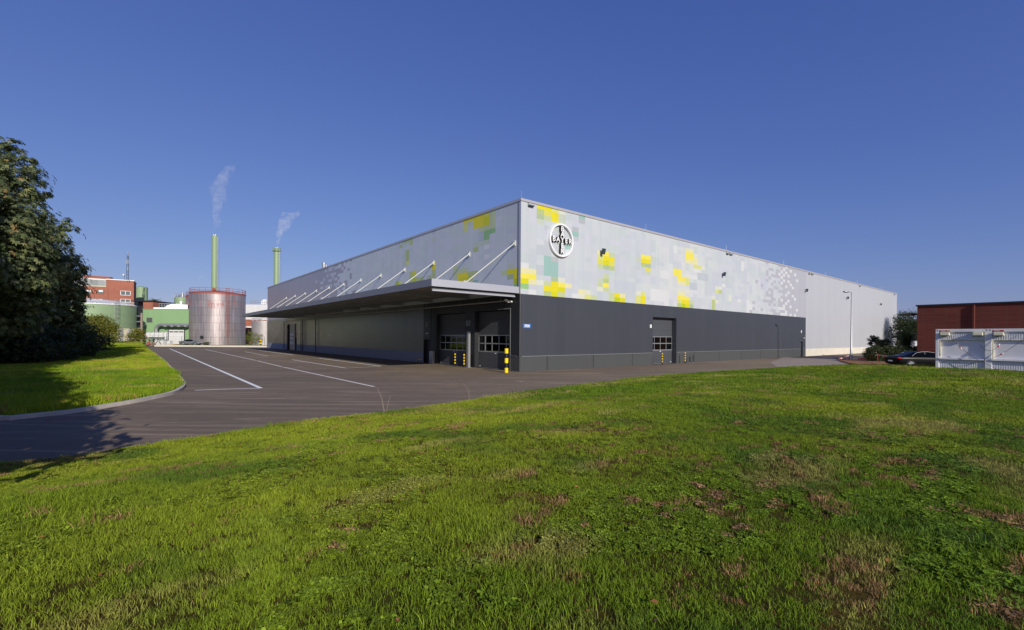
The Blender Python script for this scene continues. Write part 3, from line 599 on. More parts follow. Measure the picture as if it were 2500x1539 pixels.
for i, ch in enumerate('BAYER'):
    me = text_mesh(ch, LS, .11, 'letter', [M['letterface'], M['letterside']], .018, sx=1.1)
    o = bpy.data.objects.new('letter', me); C.objects.link(o); o.parent = t; o.location = ((i - 2) * .44 - .01, 0, .14)
for i, ch in enumerate('BAYER'):
    if i == 2: continue
    me = text_mesh(ch, LS, .11, 'letter', [M['letterface'], M['letterside']], .018, sx=1.1)
    o = bpy.data.objects.new('letter', me); C.objects.link(o); o.parent = t; o.location = (-.01, (2 - i) * .425, .14)
t = thing('number_plate', 'blue plate with white number 5930 on the dark wall at the corner', 'sign'); t.matrix_world = facing(.575, 3.27, .052)
b = MB(); b.box(-.38, .38, -.155, .155, 0, .02); b.build('plate', M['blue_sign'], t, bevel=.006)
o = bpy.data.objects.new('number', text_mesh('5930', .27, .004, 'number', [M['white']], .03, sx=.92)); C.objects.link(o); o.parent = t; o.location = (0, 0, .026)
for (u_, z_, w_, h_, txt, lb) in ((15.76, 3.56, .26, .30, '13', 'small white number sign on the dark wall left of the single gate'), (52.15, 3.53, .26, .34, '', 'small white plate high on the dark wall above the far side door')):
    t = thing('small_sign', lb, 'sign'); t.matrix_world = facing(u_, z_, .052)
    b = MB(); b.box(-w_ / 2, w_ / 2, -h_ / 2, h_ / 2, 0, .02); b.build('plate', M['white'], t)
    for k_ in (-.06, .05): MB().box(-.06, .06, k_ - .02, k_ + .02, .021, .024).build('print', M['galv'], t)
FL = Matrix.Rotation(TH - PI / 2, 4, 'Z') @ Matrix.Rotation(PI / 2, 4, 'X')
def facing_l(v, z, out): m_ = FL.copy(); m_.translation = wpt(-out, v, z); return m_
for v_, z_, lb in ((6.74, 3.59, 'grey box sign between the canopy gates, the left one of the pair'), (6.39, 3.59, 'grey box sign between the canopy gates, the right one of the pair'), (13.5, 3.62, 'small pale sign above the dark door under the canopy')):
    t = thing('small_sign', lb, 'sign', group='signs beside the canopy gates'); t.matrix_world = facing_l(v_, z_, .052)
    b = MB(); b.box(-.12, .12, -.21, .21, 0, .03); b.build('plate', M['galv'], t)
    MB().box(-.08, .08, -.16, -.02, .031, .035).build('print', M['gate'], t); MB().box(-.08, .08, .03, .16, .031, .035).build('print', M['gate'], t)
# wall lights: slim roof-edge floods and arm lamps
def arm_lamp(u_, z_, lb, big=1.0):
    t = thing('wall_lamp', lb, 'wall lamp', wpt(u_, -.012, z_), TH, 'lamps on arms along the long facade')
    b = MB(); b.box(.36 * big, .5 * big, -.03, 0, -.0, .14); b.tube([(.43 * big, -.02, .08), (.2 * big, -.2, .1), (0, -.3 * big, .06)], .035, 6); b.build('arm', M['lamparm'], t)
    b = MB(); q_ = Matrix.Translation((-.05, -.3 * big, 0)) @ Matrix.Rotation(math.radians(14), 4, 'X'); b.box(-.13 * big, .13 * big, -.1, .1, -.36 * big, .08, 0, q_); b.build('lamp_head', M['lamp'], t, bevel=.02)
M['lamparm'] = mat('lamp_arm_grey', rgb(175, 182, 182), .5)
M['lamp'] = mat('lamp_body', rgb(62, 72, 80), .5, .2)
arm_lamp(8.75, 9.75, 'grey floodlight on a wall arm beside the large yellow square right of the logo', 1.1)
arm_lamp(29.3, 9.72, 'dark floodlight on a wall arm in the middle of the pale pixel pattern')
arm_lamp(53.6, 9.6, 'small wall-arm floodlight just past the grey pixel pattern')
arm_lamp(72.0, 9.6, 'small wall-arm floodlight on the plain silver wall behind the lamp post')
arm_lamp(92.5, 9.5, 'tiny wall-arm floodlight farthest along the plain silver wall', .8)
arm_lamp(86, 3.2, 'tiny lamp low on the plain silver wall above the sapling', .7)
for u_, lb in ((.85, 'slim dark floodlight under the roof edge at the building corner'), (30.3, 'slim floodlight under the roof edge, left of the middle pair'), (31.1, 'slim floodlight under the roof edge, right of the middle pair'), (55.0, 'slim floodlight under the roof edge, left of the far pair'), (56.1, 'slim floodlight under the roof edge, right of the far pair'), (79.2, 'slim pale floodlight under the roof edge above the lamp post'), (103.2, 'tiny floodlight under the roof edge at the far end')):
    t = thing('roof_edge_light', lb, 'floodlight', wpt(u_, -.012, 11.92), TH, 'floodlights under the roof edge')
    b = MB(); b.box(-.24, -.2, -.12, 0, .0, .24); b.build('bracket', M['galv'], t)
    b = MB(); b.box(-.24, .26, -.2, -.06, -.02, .07, 0, Matrix.Rotation(math.radians(-8), 4, 'X')); b.build('lamp_head', M['lamp'], t, bevel=.01)
t = thing('door_lamp', 'small white lamp on a bracket above the far side door', 'wall lamp', wpt(52.3, -.05, 2.55), TH)
b = MB(); b.tube([(0, 0, 0), (0, -.25, .08)], .02, 6); b.build('arm', M['galv'], t); b = MB(); b.box(-.13, .13, -.38, -.22, .03, .12); b.build('lamp_head', M['white'], t)
t = thing('canopy_lamp', 'white spotlight at the end of the pipe under the canopy', 'spotlight', wpt(-.5, .95, 5.08), TH)
b = MB(); b.tube([(0, .25, 0), (0, 0, .02)], .025, 6); b.build('bracket', M['galv'], t)
b = MB(); b.box(-.2, .2, -.12, .06, -.07, .07, 0, Matrix.Rotation(.35, 4, 'Y')); b.build('lamp_head', M['white'], t, bevel=.02)
b = MB(); b.tube([(.15, -.1, 0), (.38, -.16, -.06)], .06, 8); b.build('camera_body', M['white'], t)
t = thing('dark_wall_lamp', 'tiny grey lamp above the dark door under the canopy', 'wall lamp', wpt(-.05, 13.3, 2.75), TH)
b = MB(); b.box(-.12, 0, -.25, .25, -.04, .06); b.build('lamp_head', M['galv'], t)

# guards and bollards at the gates
def striped_post(x, y, r, z1, n, label, name='bollard', start=True, G_=None, group=None, base=None, first=.0):
    c = G_ if G_ is not None else G(x, y, 0); t = thing(name, label, 'bollard', c, 0, group)
    b = MB(); b.cyl(0, 0, 0, z1, r, 20); b.tube([(0, 0, z1), (0, 0, z1 + r * .25), (0, 0, z1 + r * .32)], [r, r * .8, .01], 20, False); b.build('post', M['blackp'], t, auto=True)
    h = (z1 - first) / (2 * n - 1)
    for i in range(n): MB().cyl(0, 0, first + 2 * i * h, first + (2 * i + 1) * h, r + .004, 20, cap=False).build('stripe', M['yellow'], t, auto=True)
    if base: b = MB(); b.box(-base, base, -base, base, 0, .02); b.build('base_plate', M['galv'], t)
    return t
striped_post(1020 + 1213 / 5.6, 660 + 1405 / 5.6, .125, 1.68, 3, 'thick yellow and black bollard at the building corner by the canopy gate', first=0.02)
G1 = 'slim striped posts beside the gates'
striped_post(1020 + 597 / 5.6, 660 + 1312 / 5.6, .045, 1.08, 4, 'slim yellow and black post in front of the left canopy gate', group=G1, first=.25, G_=wpt(-.75, 7.45, 0))
striped_post(0, 0, .045, 1.08, 4, 'slim yellow and black post between the two canopy gates, before a pale board', group=G1, first=.25, G_=wpt(-.75, 5.75 + .35, 0))
striped_post(1600.8, 891, .045, 1.08, 4, 'slim yellow and black post in front of the single gate, its left one', group=G1, first=.25, G_=wpt(16.6, -.75, 0))
striped_post(1657, 887, .045, 1.08, 4, 'slim yellow and black post just right of the single gate', group=G1, first=.25, G_=wpt(20.5, -.75, 0))
striped_post(636.4, 847.7, .17, 1.6, 3, 'yellow and black bollard at the far end of the canopy by the fence', first=.02)
for v_, lb in ((13.0, 'thin yellow post by the dark door under the canopy, right one'), (13.5, 'thin yellow post by the dark door under the canopy, left one')):
    t = thing('door_post', lb, 'post', wpt(-.9, v_, 0), 0, 'thin posts by the canopy door'); b = MB(); b.cyl(0, 0, 0, .55, .025, 8); b.build('post', M['blackp'], t); b = MB(); b.cyl(0, 0, .3, .5, .028, 8); b.build('stripes', M['yellow'], t)
t = thing('metal_guard', 'tall grey metal channel between the two canopy gates', 'guard rail', wpt(-.42, 5.95, 0), TH)
b = MB(); b.box(-.09, .09, -.14, .14, 0, 2.9); b.build('channel', M['galv'], t, bevel=.01)
b = MB(); b.box(-.14, .14, -.2, .2, 0, .025); b.build('base_plate', M['galv'], t)
t = thing('guard_board', 'pale tan board standing against the pillar between the canopy gates', 'board', wpt(-.3, 6.55, 0), TH)
M['tan'] = mat('tan_board', rgb(165, 148, 130), .8, noise_=.1); b = MB(); b.box(-.05, .05, -.4, .25, .0, 1.0); b.build('board', M['tan'], t)
b = MB(); b.box(-.06, .06, -.42, .27, 1.0, 1.04); b.build('top_edge', M['galv'], t)
t = thing('wall_box', 'short grey metal box at the foot of the left canopy gate jamb', 'guard rail', wpt(-.2, 12.25, 0), TH)
b = MB(); b.box(-.12, .12, -.3, .3, 0, 1.15); b.build('guard', M['galv'], t, bevel=.01)
for u_ in (21.9, 22.6):
    t = thing('pipe_stub', 'thin dark pipe rising by the dark plinth right of the gate, ' + ('nearer' if u_ < 22 else 'farther') + ' one', 'pipe', wpt(u_, -.4, 0), 0, 'pipe stubs beside the gate'); b = MB(); b.tube([(0, 0, 0), (0, 0, .75 if u_ > 22 else .62)], .035, 8); b.build('pipe', M['blackp'], t)
    b = MB(); b.tube([(0, 0, .0), (0, 0, .04)], .07, 10); b.build('flange', M['galv'], t)

# ------------------------------------------------------------------ industrial plant on the left
def tank_tone(name, base, **kw): return mat(name, base, **kw)
def rust_tank():
    m = mat('weathered_aluminium', rgb(196, 188, 186), .5, .6); n, l, p = nodes_of(m); tc = n.new('ShaderNodeTexCoord'); o = tc.outputs['Object']
    sp = n.new('ShaderNodeSeparateXYZ'); l.new(o, sp.inputs[0])
    ang = math_node(n, l, 'MULTIPLY', math_node(n, l, 'ARCTAN2', sp.outputs[0], sp.outputs[1]), 6.4)
    cb = n.new('ShaderNodeCombineXYZ'); l.new(ang, cb.inputs[0]); l.new(sp.outputs[2], cb.inputs[1])
    mp = n.new('ShaderNodeMapping'); mp.inputs['Scale'].default_value = (1.6, .07, 1); l.new(cb.outputs[0], mp.inputs[0])
    st = noise_tex(n, l, mp.outputs[0], 1.3, 8, .7, .4)
    c = ramp(n, l, st, [(.25, rgb(146, 136, 136)), (.5, rgb(178, 168, 168)), (.75, rgb(206, 200, 198))])
    b = n.new('ShaderNodeTexBrick'); b.inputs['Brick Width'].default_value = 3.6; b.inputs['Row Height'].default_value = 1.9; b.inputs['Mortar Size'].default_value = .035; b.inputs['Scale'].default_value = 1; b.inputs['Color1'].default_value = (1, 1, 1, 1); b.inputs['Color2'].default_value = (.86, .86, .88, 1); b.inputs['Mortar'].default_value = (.62, .45, .43, 1)
    l.new(cb.outputs[0], b.inputs['Vector']); c = mixc(n, l, 1.0, c, b.outputs['Color'], 'MULTIPLY')
    n1 = noise_tex(n, l, cb.outputs[0], .28, 8, .75); n2 = noise_tex(n, l, mp.outputs[0], 2.2, 4, .6)
    band = math_node(n, l, 'SUBTRACT', 1.0, math_node(n, l, 'MULTIPLY', math_node(n, l, 'ABSOLUTE', math_node(n, l, 'SUBTRACT', sp.outputs[2], 10.6)), .55))
    band = math_node(n, l, 'MAXIMUM', band, 0.0)
    rr = math_node(n, l, 'ADD', math_node(n, l, 'ADD', math_node(n, l, 'MULTIPLY', n1, .55), math_node(n, l, 'MULTIPLY', n2, .45)), math_node(n, l, 'MULTIPLY', band, .11))
    rf = ramp(n, l, rr, [(.60, (0, 0, 0, 1)), (.65, (1, 1, 1, 1))])
    top = math_node(n, l, 'GREATER_THAN', sp.outputs[2], 13.0)
    rf = math_node(n, l, 'MAXIMUM', math_node(n, l, 'MULTIPLY', rf, .65), math_node(n, l, 'MULTIPLY', top, .75))
    c = mixc(n, l, rf, c, rgb(160, 82, 70)); l.new(c, p.inputs['Base Color'])
    l.new(math_node(n, l, 'MULTIPLY', math_node(n, l, 'SUBTRACT', 1.0, rf), .6), p.inputs['Metallic'])
    l.new(math_node(n, l, 'MULTIPLY_ADD', st, .35, .22), p.inputs['Roughness']); return m
M['rusttank'] = rust_tank(); M['redlead'] = mat('red_primer', rgb(158, 84, 72), .7, noise_=.15, nscale=2)
def rail(b, cx, cy, z0, r, n, h=1.1, a0=0, a1=2 * PI, t=.045):
    P = [[(cx + r * math.cos(a0 + (a1 - a0) * i / n), cy + r * math.sin(a0 + (a1 - a0) * i / n), z0 + hh) for i in range(n + 1)] for hh in (h * .5, h)]
    for q_ in P: b.tube(q_, t, 5)
    for i in range(0, n + 1): b.tube([(P[1][i][0], P[1][i][1], z0 - .1), P[1][i]], t, 5)
def ladder(b, p, z0, z1, out, wd=.45, cage=True, t=.025):
    """vertical ladder at p, standing off in direction out"""
    o_ = Vector(out).normalized(); sd = Vector((-o_.y, o_.x, 0)); p = Vector(p)
    for s_ in (-1, 1): q_ = p + sd * s_ * wd / 2; b.tube([(q_.x, q_.y, z0), (q_.x, q_.y, z1)], t, 5)
    z = z0
    while z < z1: a_ = p - sd * wd / 2; c_ = p + sd * wd / 2; b.tube([(a_.x, a_.y, z), (c_.x, c_.y, z)], t * .7, 4); z += .6
    if cage:
        z = z0 + 2.2
        while z < z1: b.tube([tuple(p + sd * (wd * .8 * math.cos(a)) + o_ * (.75 * math.sin(a)) + Vector((0, 0, z))) for a in np.linspace(0, PI, 7)], t * .8, 4); z += 1.1
        for a in np.linspace(.3, PI - .3, 4): q_ = p + sd * (wd * .8 * math.cos(a)) + o_ * (.75 * math.sin(a)); b.tube([(q_.x, q_.y, z0 + 2.2), (q_.x, q_.y, z1)], t * .7, 4)
def big_tank(loc, r, h, label, lad=None, m=None, dome=.9):
    t = thing('storage_tank', label, 'tank', loc)
    b = MB(); b.cyl(0, 0, 0, h, r, 96, cap=False); b.build('shell', m or M['rusttank'], t, auto=True)
    b = MB(); b.tube([(0, 0, h), (0, 0, h + dome * .6), (0, 0, h + dome)], [r + .06, r * .55, .2], 64); b.tube([(0, 0, h - .12), (0, 0, h + .03)], [r + .08, r + .08], 96, False); b.build('roof', M['redlead'], t, auto=True)
    b = MB(); rail(b, 0, 0, h, r - .02, 26); b.build('railing', M['redlead'], t)
    if lad is not None:
        b = MB(); a = lad; ladder(b, ((r + .2) * math.cos(a), (r + .2) * math.sin(a), 0), .3, h + 1.2, (math.cos(a), math.sin(a), 0), .55, t=.028); b.build('ladder', M['redlead'], t)
    b = MB(); b.ico((.8, -3, h + .9), .5, 1); b.cyl(.8, -3, h, h + .8, .25, 10); b.build('vent', M['redlead'], t); return t
TX, TY = at(532, 125).x, 125
big_tank((at(517, 139).x, 139, 0), 6.4, 13.9, 'streaky rust-red tank tucked close behind the big silver tank', dome=.5)
T1 = big_tank((TX, TY, 0), 6.45, 13.55, 'big weathered silver tank with rust-red patches, railing and caged ladder', lad=math.radians(-90 + 50))
b = MB(); a = math.atan2(-TY, -TX) - .55; b.cyl((6.5) * math.cos(a), 6.5 * math.sin(a), 0, .0, .1, 4); b.v = []; b.f = []; b.c = []; b.m = []
dv = Vector((math.cos(a), math.sin(a), 0)); b.tube([tuple(dv * 6.3 + Vector((0, 0, 2.0))), tuple(dv * 6.75 + Vector((0, 0, 2.0)))], [.4, .4], 16); b.build('manway', M['dark_metal'], T1, auto=True)
M['greytank'] = mat('grey_tank_steel', rgb(176, 170, 168), .55, .5, noise_=.15, nscale=.5)
t = thing('storage_tank', 'smaller dull grey tank with railing at the warehouse end, under the canopy tip', 'tank', at(646, 122))
b = MB(); b.cyl(0, 0, 0, 6.3, 3.0, 48); b.build('shell', M['greytank'], t, auto=True); b = MB(); rail(b, 0, 0, 6.3, 2.9, 14); b.build('railing', M['galv'], t)
# green tank on its concrete ring
gc = at(226, 116); gr = 8.5
t = thing('storage_tank', 'wide pale green tank with white domed roof on a concrete wall behind the shrubs', 'tank', gc)
b = MB(); b.cyl(0, 0, 3.4, 9.75, gr, 96, cap=False)
for z_ in (5.2, 7.4): b.tube([(0, 0, z_), (0, 0, z_ + .05)], [gr + .02, gr + .02], 96, False)
b.build('shell', M['green_steel'], t, auto=True)
b = MB(); b.tube([(0, 0, 9.7), (0, 0, 9.9), (0, 0, 10.7), (0, 0, 11.1), (0, 0, 11.25)], [gr + .12, gr + .12, gr * .66, gr * .33, .1], 48, False)
for i in range(16): a = 2 * PI * i / 16; b.bar((gr * math.cos(a), gr * math.sin(a), 9.98), (0, 0, 11.35), .12, .12)
b.build('roof', M['white'], t)
b = MB(); rail(b, 0, 0, 9.8, gr - .1, 30, a0=math.radians(-60), a1=math.radians(20)); ladder(b, (gr * math.cos(-.35) + .2, gr * math.sin(-.35), 0), 3.5, 11, (1, 0, 0)); b.build('railing', M['galv'], t)
b = MB(); b.cyl(0, 0, 0, 3.4, gr - .15, 64); b.build('base_wall', M['old_concrete'], t, auto=True)
t = thing('concrete_wall', 'old cream concrete wall with pillars in front of the wide green tank', 'wall', (0, 0, 0))
A_ = at(262, 103); B_ = at(336, 103)
b = MB(); b.box(A_.x - 6, B_.x, 103, 103.3, 0, 3.7); b.box(A_.x - 6, B_.x + .1, 102.9, 103.35, 3.7, 3.85)
b.build('wall_panel', M['old_concrete'], t)
b = MB()
for x_ in (272, 297, 320): b.box(at(x_, 103).x - .35, at(x_, 103).x + .35, 102.72, 102.99, 0, 3.9)
b.build('pillar', M['plinth_l'], t)
# brick works building with glazed attic
def rotbox(b, p0, p1, depth, z0, z1):
    d = (Vector(p1) - Vector(p0)); nn = Vector((-d.y, d.x, 0)).normalized() * depth; P = [Vector(p0), Vector(p1), Vector(p1) + nn, Vector(p0) + nn]
    n = len(b.v)
    for z in (z0, z1): b.v += [(q_.x, q_.y, z) for q_ in P]
    for f in ((3, 2, 1, 0), (4, 5, 6, 7), (0, 1, 5, 4), (1, 2, 6, 5), (2, 3, 7, 6), (3, 0, 4, 7)): b.f.append(tuple(n + i for i in f)); b.c.append(None); b.m.append(0)
bp0 = at(258.7, 150); bp1 = at(326, 154); dd_ = (bp1 - bp0).normalized(); bpl = bp0 - dd_ * 16; nf = Vector((dd_.y, -dd_.x, 0))
t = thing('brick_factory', 'red brick factory block with a glazed grey attic behind the wide green tank', 'building', (0, 0, 0))
b = MB(); rotbox(b, bp0, bp1, 10, 0, 20.2); rotbox(b, bpl, bp0, 9, 0, 18.1); b.build('wall', M['brick'], t)
b = MB(); rotbox(b, bp0 - dd_ * .1 + nf * .12, bp1 + dd_ * .15 + nf * .12, 10.3, 20.2, 20.45); rotbox(b, bpl, bp0 - dd_ * .12, 9.5, 20.0, 20.3); b.build('roof', M['white'], t)
M['attic'] = cladding('attic_glazing', rgb(128, 136, 136), 0, .55, .3, .1, False, .6, .18)
b = MB(); rotbox(b, bpl, bp0 - dd_ * .02, 8.5, 18.12, 20.0); b.build('attic', M['attic'], t)
b = MB(); rotbox(b, bpl + nf * .2, bp0 + nf * .2 - dd_ * .03, .5, 17.75, 18.1); b.build('ledge', M['old_concrete'], t)
b = MB(); rotbox(b, bp0 - dd_ * 11 - nf * 4, bp0 - dd_ * (-.5) - nf * 4, 3, 20.35, 21.3); rotbox(b, bp0 - dd_ * 11.5 - nf * 3.7, bp0 + dd_ * 1 - nf * 3.7, 4, 21.3, 21.5); b.build('roof_cabin', M['brick'], t)
M['curtain'] = mat('window_blind', rgb(225, 225, 220), .6); M['winglass'] = mat('window_glass', rgb(96, 104, 108), .15)
def fwin(x0, x1, y0, y1, blind=False, split=1):
    u = lambda x, z: (bpl + dd_ * ((((x - 1250) / F * bpl.y - bpl.x) / (dd_.x - (x - 1250) / F * dd_.y))) + nf * .06)
    p0 = u(x0, 0); p1 = u(x1, 0); z1 = zat(x0, y0, p0.y); z0 = zat(x0, y1, p0.y)
    b = MB(); rotbox(b, p0 + nf * .02, p1 + nf * .02, .1, z0 - .12, z0); rotbox(b, p0 + nf * .02, p1 + nf * .02, .1, z1, z1 + .1)
    for i in range(split + 1): c = p0.lerp(p1, i / split); rotbox(b, c - dd_ * .06 + nf * .02, c + dd_ * .06 + nf * .02, .1, z0, z1)
    f_ = b.build('window', M['white'] if not blind else M['brick'], t)
    b = MB(); rotbox(b, p0, p1, .06, z0, z1); b.build('pane', M['winglass'], f_)
    if blind: b = MB(); c0 = p0.lerp(p1, .2) + nf * .03; c1 = p0.lerp(p1, .8) + nf * .03; rotbox(b, c0, c1, .05, z0 + (z1 - z0) * .5, z1 - (z1 - z0) * .05); b.build('blind', M['curtain'], f_)
sx = lambda X: 180 + X / 7.56; sy = lambda Y: 660 + Y / 7.56
fwin(sx(860), sx(1040), sy(385), sy(455), split=2); fwin(sx(860), sx(1040), sy(535), sy(590), split=2)
for x0 in (-20, 205, 430): fwin(sx(x0), sx(x0 + 130), sy(360), sy(435), True)
for x0 in (-20, 205, 430): fwin(sx(x0), sx(x0 + 130), sy(525), sy(570), True)
b = MB()
for x0 in (130, 345, 575):
    u_ = at(sx(x0), 150); p0 = bpl + dd_ * ((u_ - bpl).dot(dd_)) + nf * .08
    rotbox(b, p0 + nf * .1, p0 + dd_ * .7 + nf * .1, .2, 8, 17.7)
b.build('brick_pier', M['brick'], t)
t = thing('antenna_mast', 'thin lattice antenna mast on the brick factory roof', 'antenna', at(311.3, 152, 20.4))
b = MB()
for dx, dy in ((-.3, -.3), (.3, -.3), (0, .3)): b.tube([(dx, dy, 0), (dx * .5, dy * .5, 8.6)], .05, 5)
z = 0
while z < 8: b.tube([(-.3 + .02 * z, -.3, z), (.3 - .02 * z, -.3, z + .5)], .035, 4); b.tube([(.3 - .02 * z, -.3, z + .5), (-.3 + .02 * z, -.3, z + 1)], .035, 4); z += 1
b.build('lattice', M['dark_metal'], t)
for z_, r_ in ((5.2, .22), (5.2, -.22), (7.8, .2), (3.0, .18)):
    b = MB(); b.cyl(r_, -.25, z_, z_ + 1.3, .13, 8); b.build('antenna', M['galv'], t)
t = thing('roof_lamp', 'small globe lamp on a thin post on the brick factory roof', 'lamp', at(303, 152, 20.4))
b = MB(); b.tube([(0, 0, 0), (0, 0, 1.5), (-.25, 0, 1.65)], .04, 6); b.build('post', M['dark_metal'], t); b = MB(); b.ico((-.35, 0, 1.6), .3, 2); b.build('globe', M['white'], t, smooth=True)
t = thing('storage_tank', 'narrow pale green tank right behind the brick factory', 'tank', at(344.5, 172))
b = MB(); b.cyl(0, 0, 12, 20.0, 1.93, 40); b.build('shell', M['green_steel'], t, auto=True); b = MB(); b.tube([(0, 0, 20), (0, 0, 20.5)], [1.95, .2], 40); b.build('roof', M['green_steel'], t)
b = MB(); b.box(-2.6, 3, -1.4, 2, 0, 12); b.build('base', M['brick'], t)
t = thing('brick_shed', 'small flat-roofed brick building with a shaded side right of the brick factory', 'building', (0, 0, 0))
b = MB(); p0 = at(349, 150); p1 = at(372.5, 150); b.box(p0.x - 0, p1.x, 150, 160, 0, 13.2); b.build('wall', M['brick'], t)
b = MB(); b.box(p0.x - 3.6, p1.x + .2, 149.6, 160, 13.2, 13.5); b.build('roof', M['dark_metal'], t)
b = MB(); b.box(p0.x - 3.3, p0.x - .01, 152, 159, 0, 13.19); b.build('shadow_side_wall', M['dark_metal'], t)  # dark colour stands in for the shadow side of the brick shed
b = MB(); 
for z_ in (2.5, 4.5, 6.6, 8.4): b.box(p0.x - 3.3, p0.x - .1, 149.9, 151, z_, z_ + .25)
b.build('platform', M['galv'], t)
# green hall
h0 = at(348.5, 130); t = thing('green_hall', 'low pale green metal hall with a white roller door and vent grille', 'building', (h0.x, 130, 0))
HX = at(476, 130).x - h0.x
b = MB(); b.box(0, HX, 0, 18, 0, 9.55); b.build('wall', M['green_panel'], t)
b = MB(); b.box(-.1, HX, -.1, 18, 9.56, 9.72); b.build('roof_edge', M['green_steel'], t)
hx = lambda x: at(x, 130).x - h0.x
b = MB(); b.box(hx(412.8), hx(449.8), -.12, -.02, 0, zat(430, 805.5, 130)); hd = b.build('roller_door', M['white_panel'], t)
for i in range(3): b = MB(); x0 = hx(414 + 12 * i); b.box(x0, x0 + 1.2, -.15, -.121, zat(430, 812, 130), zat(430, 809, 130)); b.build('pane', M['winglass'], hd)
b = MB(); b.box(hx(410.5), hx(412.6), -.14, -.02, 0, 4.1); b.box(hx(450), hx(451.8), -.14, -.02, 0, 4.1); b.box(hx(412.7), hx(450), -.2, -.03, zat(430, 805.4, 130), zat(430, 804, 130)); b.build('door_frame', M['dark_metal'], t)
b = MB(); b.box(hx(358), hx(372.5), -.1, -.02, zat(365, 787.6, 130), zat(365, 776, 130)); gl_ = b.build('vent_grille', M['galv'], t)
b = MB(); 
for i in range(8): z_ = zat(365, 787, 130) + .05 + i * .16; b.box(hx(358) + .1, hx(372.5) - .1, -.14, -.101, z_, z_ + .07)
b.build('louvre', M['dark_metal'], gl_)
t2 = thing('silver_pipe', 'thick silver pipe bending along the front of the green hall', 'pipe', (0, 0, 0))
pz = zat(400, 793.6, 128.6); x0 = at(381, 128.6).x; x1 = at(462, 128.6).x
P = [(x0, 128.6, .3), (x0, 128.6, pz - 1.3)] + [(x0 + 1.3 - 1.3 * math.cos(a), 128.6, pz - 1.3 + 1.3 * math.sin(a)) for a in np.linspace(.2, PI / 2, 7)] + [(x1, 128.6, pz)]
b = MB(); b.tube(P, .42, 16); b.build('pipe', M['galv'], t2, auto=True)
b = MB(); 
for x_ in np.linspace(x0 + 2.5, x1 - 1, 4): b.box(x_ - .06, x_ + .06, 128.6, 130, pz - .55, pz - .4); b.tube([(x_, 128.6, pz - .5), (x_, 128.6, pz + .0)], .46, 10)
b.build('bracket', M['galv'], t2)
def rooftop(x0, x1, y0, y1, Y, label, rows=2):
    a_ = at(x0, Y); c_ = at(x1, Y); z0 = zat(x0, y1, Y); z1 = zat(x0, y0, Y); t = thing('cooling_unit', label, 'cooling unit', (a_.x, Y, z0), 0, 'cooling units on the green hall roof')
    W = c_.x - a_.x; H = z1 - z0
    b = MB(); b.box(0, W, 0, 2.5, H * .82, H); b.box(0, W, .1, 2.4, 0, H * .1)
    for i in range(5): x_ = W * i / 4; b.box(max(0, x_ - .08), min(W, x_ + .08), 0, 2.5, H * .1, H * .82)
    b.box(0, W, .05, .15, H * .42, H * .5); b.build('casing', M['galv'], t)
    b = MB(); b.box(.05, W - .05, .3, 2.3, H * .1, H * .82); b.build('coil', M['black'], t)
rooftop(387.5, 413.5, 740.7, 752, 138, 'grey louvred cooling unit on the green hall roof, standing apart at left')
rooftop(428.7, 455, 740.7, 751.5, 138, 'grey louvred cooling unit beside the white pipe on the green hall roof')
t = thing('vent_pipe', 'short white vent pipe standing on the green hall roof', 'pipe', at(441.3, 134, 9.7)); b = MB(); b.cyl(0, 0, 0, zat(441, 736, 134) - 9.7, .3, 12); b.build('pipe', M['white'], t, auto=True); b = MB(); b.cyl(0, 0, 0, .3, .42, 12); b.build('collar', M['galv'], t)
t = thing('white_roof_hood', 'low curved white roof hood on the green hall', 'roof', (0, 0, 0))
b = MB(); p0 = at(387, 134); p1 = at(460, 134); P = [(387, 9.7, 10.3), (414, 9.7, 10.3), (420, 9.7, 10.9), (430, 9.7, 11.3), (445, 9.7, 11.35), (470, 9.7, 11.1)]
for (xa, _, za), (xb, _, zb) in zip(P, P[1:]):
    a_ = at(xa, 134); c_ = at(xb, 134); b.quad((a_.x, 132, 9.6), (c_.x, 132, 9.6), (c_.x, 132, zb), (a_.x, 132, za)); b.quad((a_.x, 132, za), (c_.x, 132, zb), (c_.x, 140, zb), (a_.x, 140, za))
b.build('hood', M['white'], t)
t = thing('storage_silo', 'green silo with a shiny steel cap behind the green hall', 'silo', at(443, 168))
b = MB(); b.cyl(0, 0, 8, zat(443, 727, 168), 2.2, 36); b.build('shell', M['green_steel'], t, auto=True)
zc = zat(443, 727, 168); b = MB(); b.tube([(0, 0, zc), (0, 0, zc + .5), (0, 0, zc + 1.0)], [2.2, 1.2, .7], 24); b.tube([(.9, -.8, zc + .2), (.9, -.8, zc + 1.6)], [.75, .35], 16); b.build('cap', M['galv'], t, auto=True)
b = MB(); rail(b, 0, 0, zc, 2.2, 12); b.build('railing', M['galv'], t)
# chimneys
def chimney(x, ytop, Y, r, label, collar):
    zt = zat(x, ytop, Y); t = thing('chimney', label, 'chimney', at(x, Y))
    b = MB(); b.cyl(0, 0, 0, zt, r, 32); b.build('stack', M['green_steel'], t, auto=True)
    for dx in (-.36, .36): b = MB(); b.cyl(dx * r, 0, zt, zt + .45, .3 * r, 12); b.build('flue', M['galv'], t)
    b = MB(); ladder(b, (r + .25, -.3, 0), 10, zt - .5, (1, 0, 0), .4, True, .03); b.build('ladder', M['galv'], t)
    if collar: b = MB(); b.cyl(0, 0, zt - 1.0, zt - .85, r * 1.65, 24); rail(b, 0, 0, zt - .85, r * 1.6, 12, .9); b.build('platform', M['green_steel'], t)
    return Vector((at(x, Y).x, Y, zt))
c1 = chimney(522.7, 576, 170, 1.07 * .86, 'tall green chimney rising behind the big silver tank', False)
c2 = chimney(674, 607, 170, .86, 'green chimney with a collar platform rising behind the warehouse roof', True)
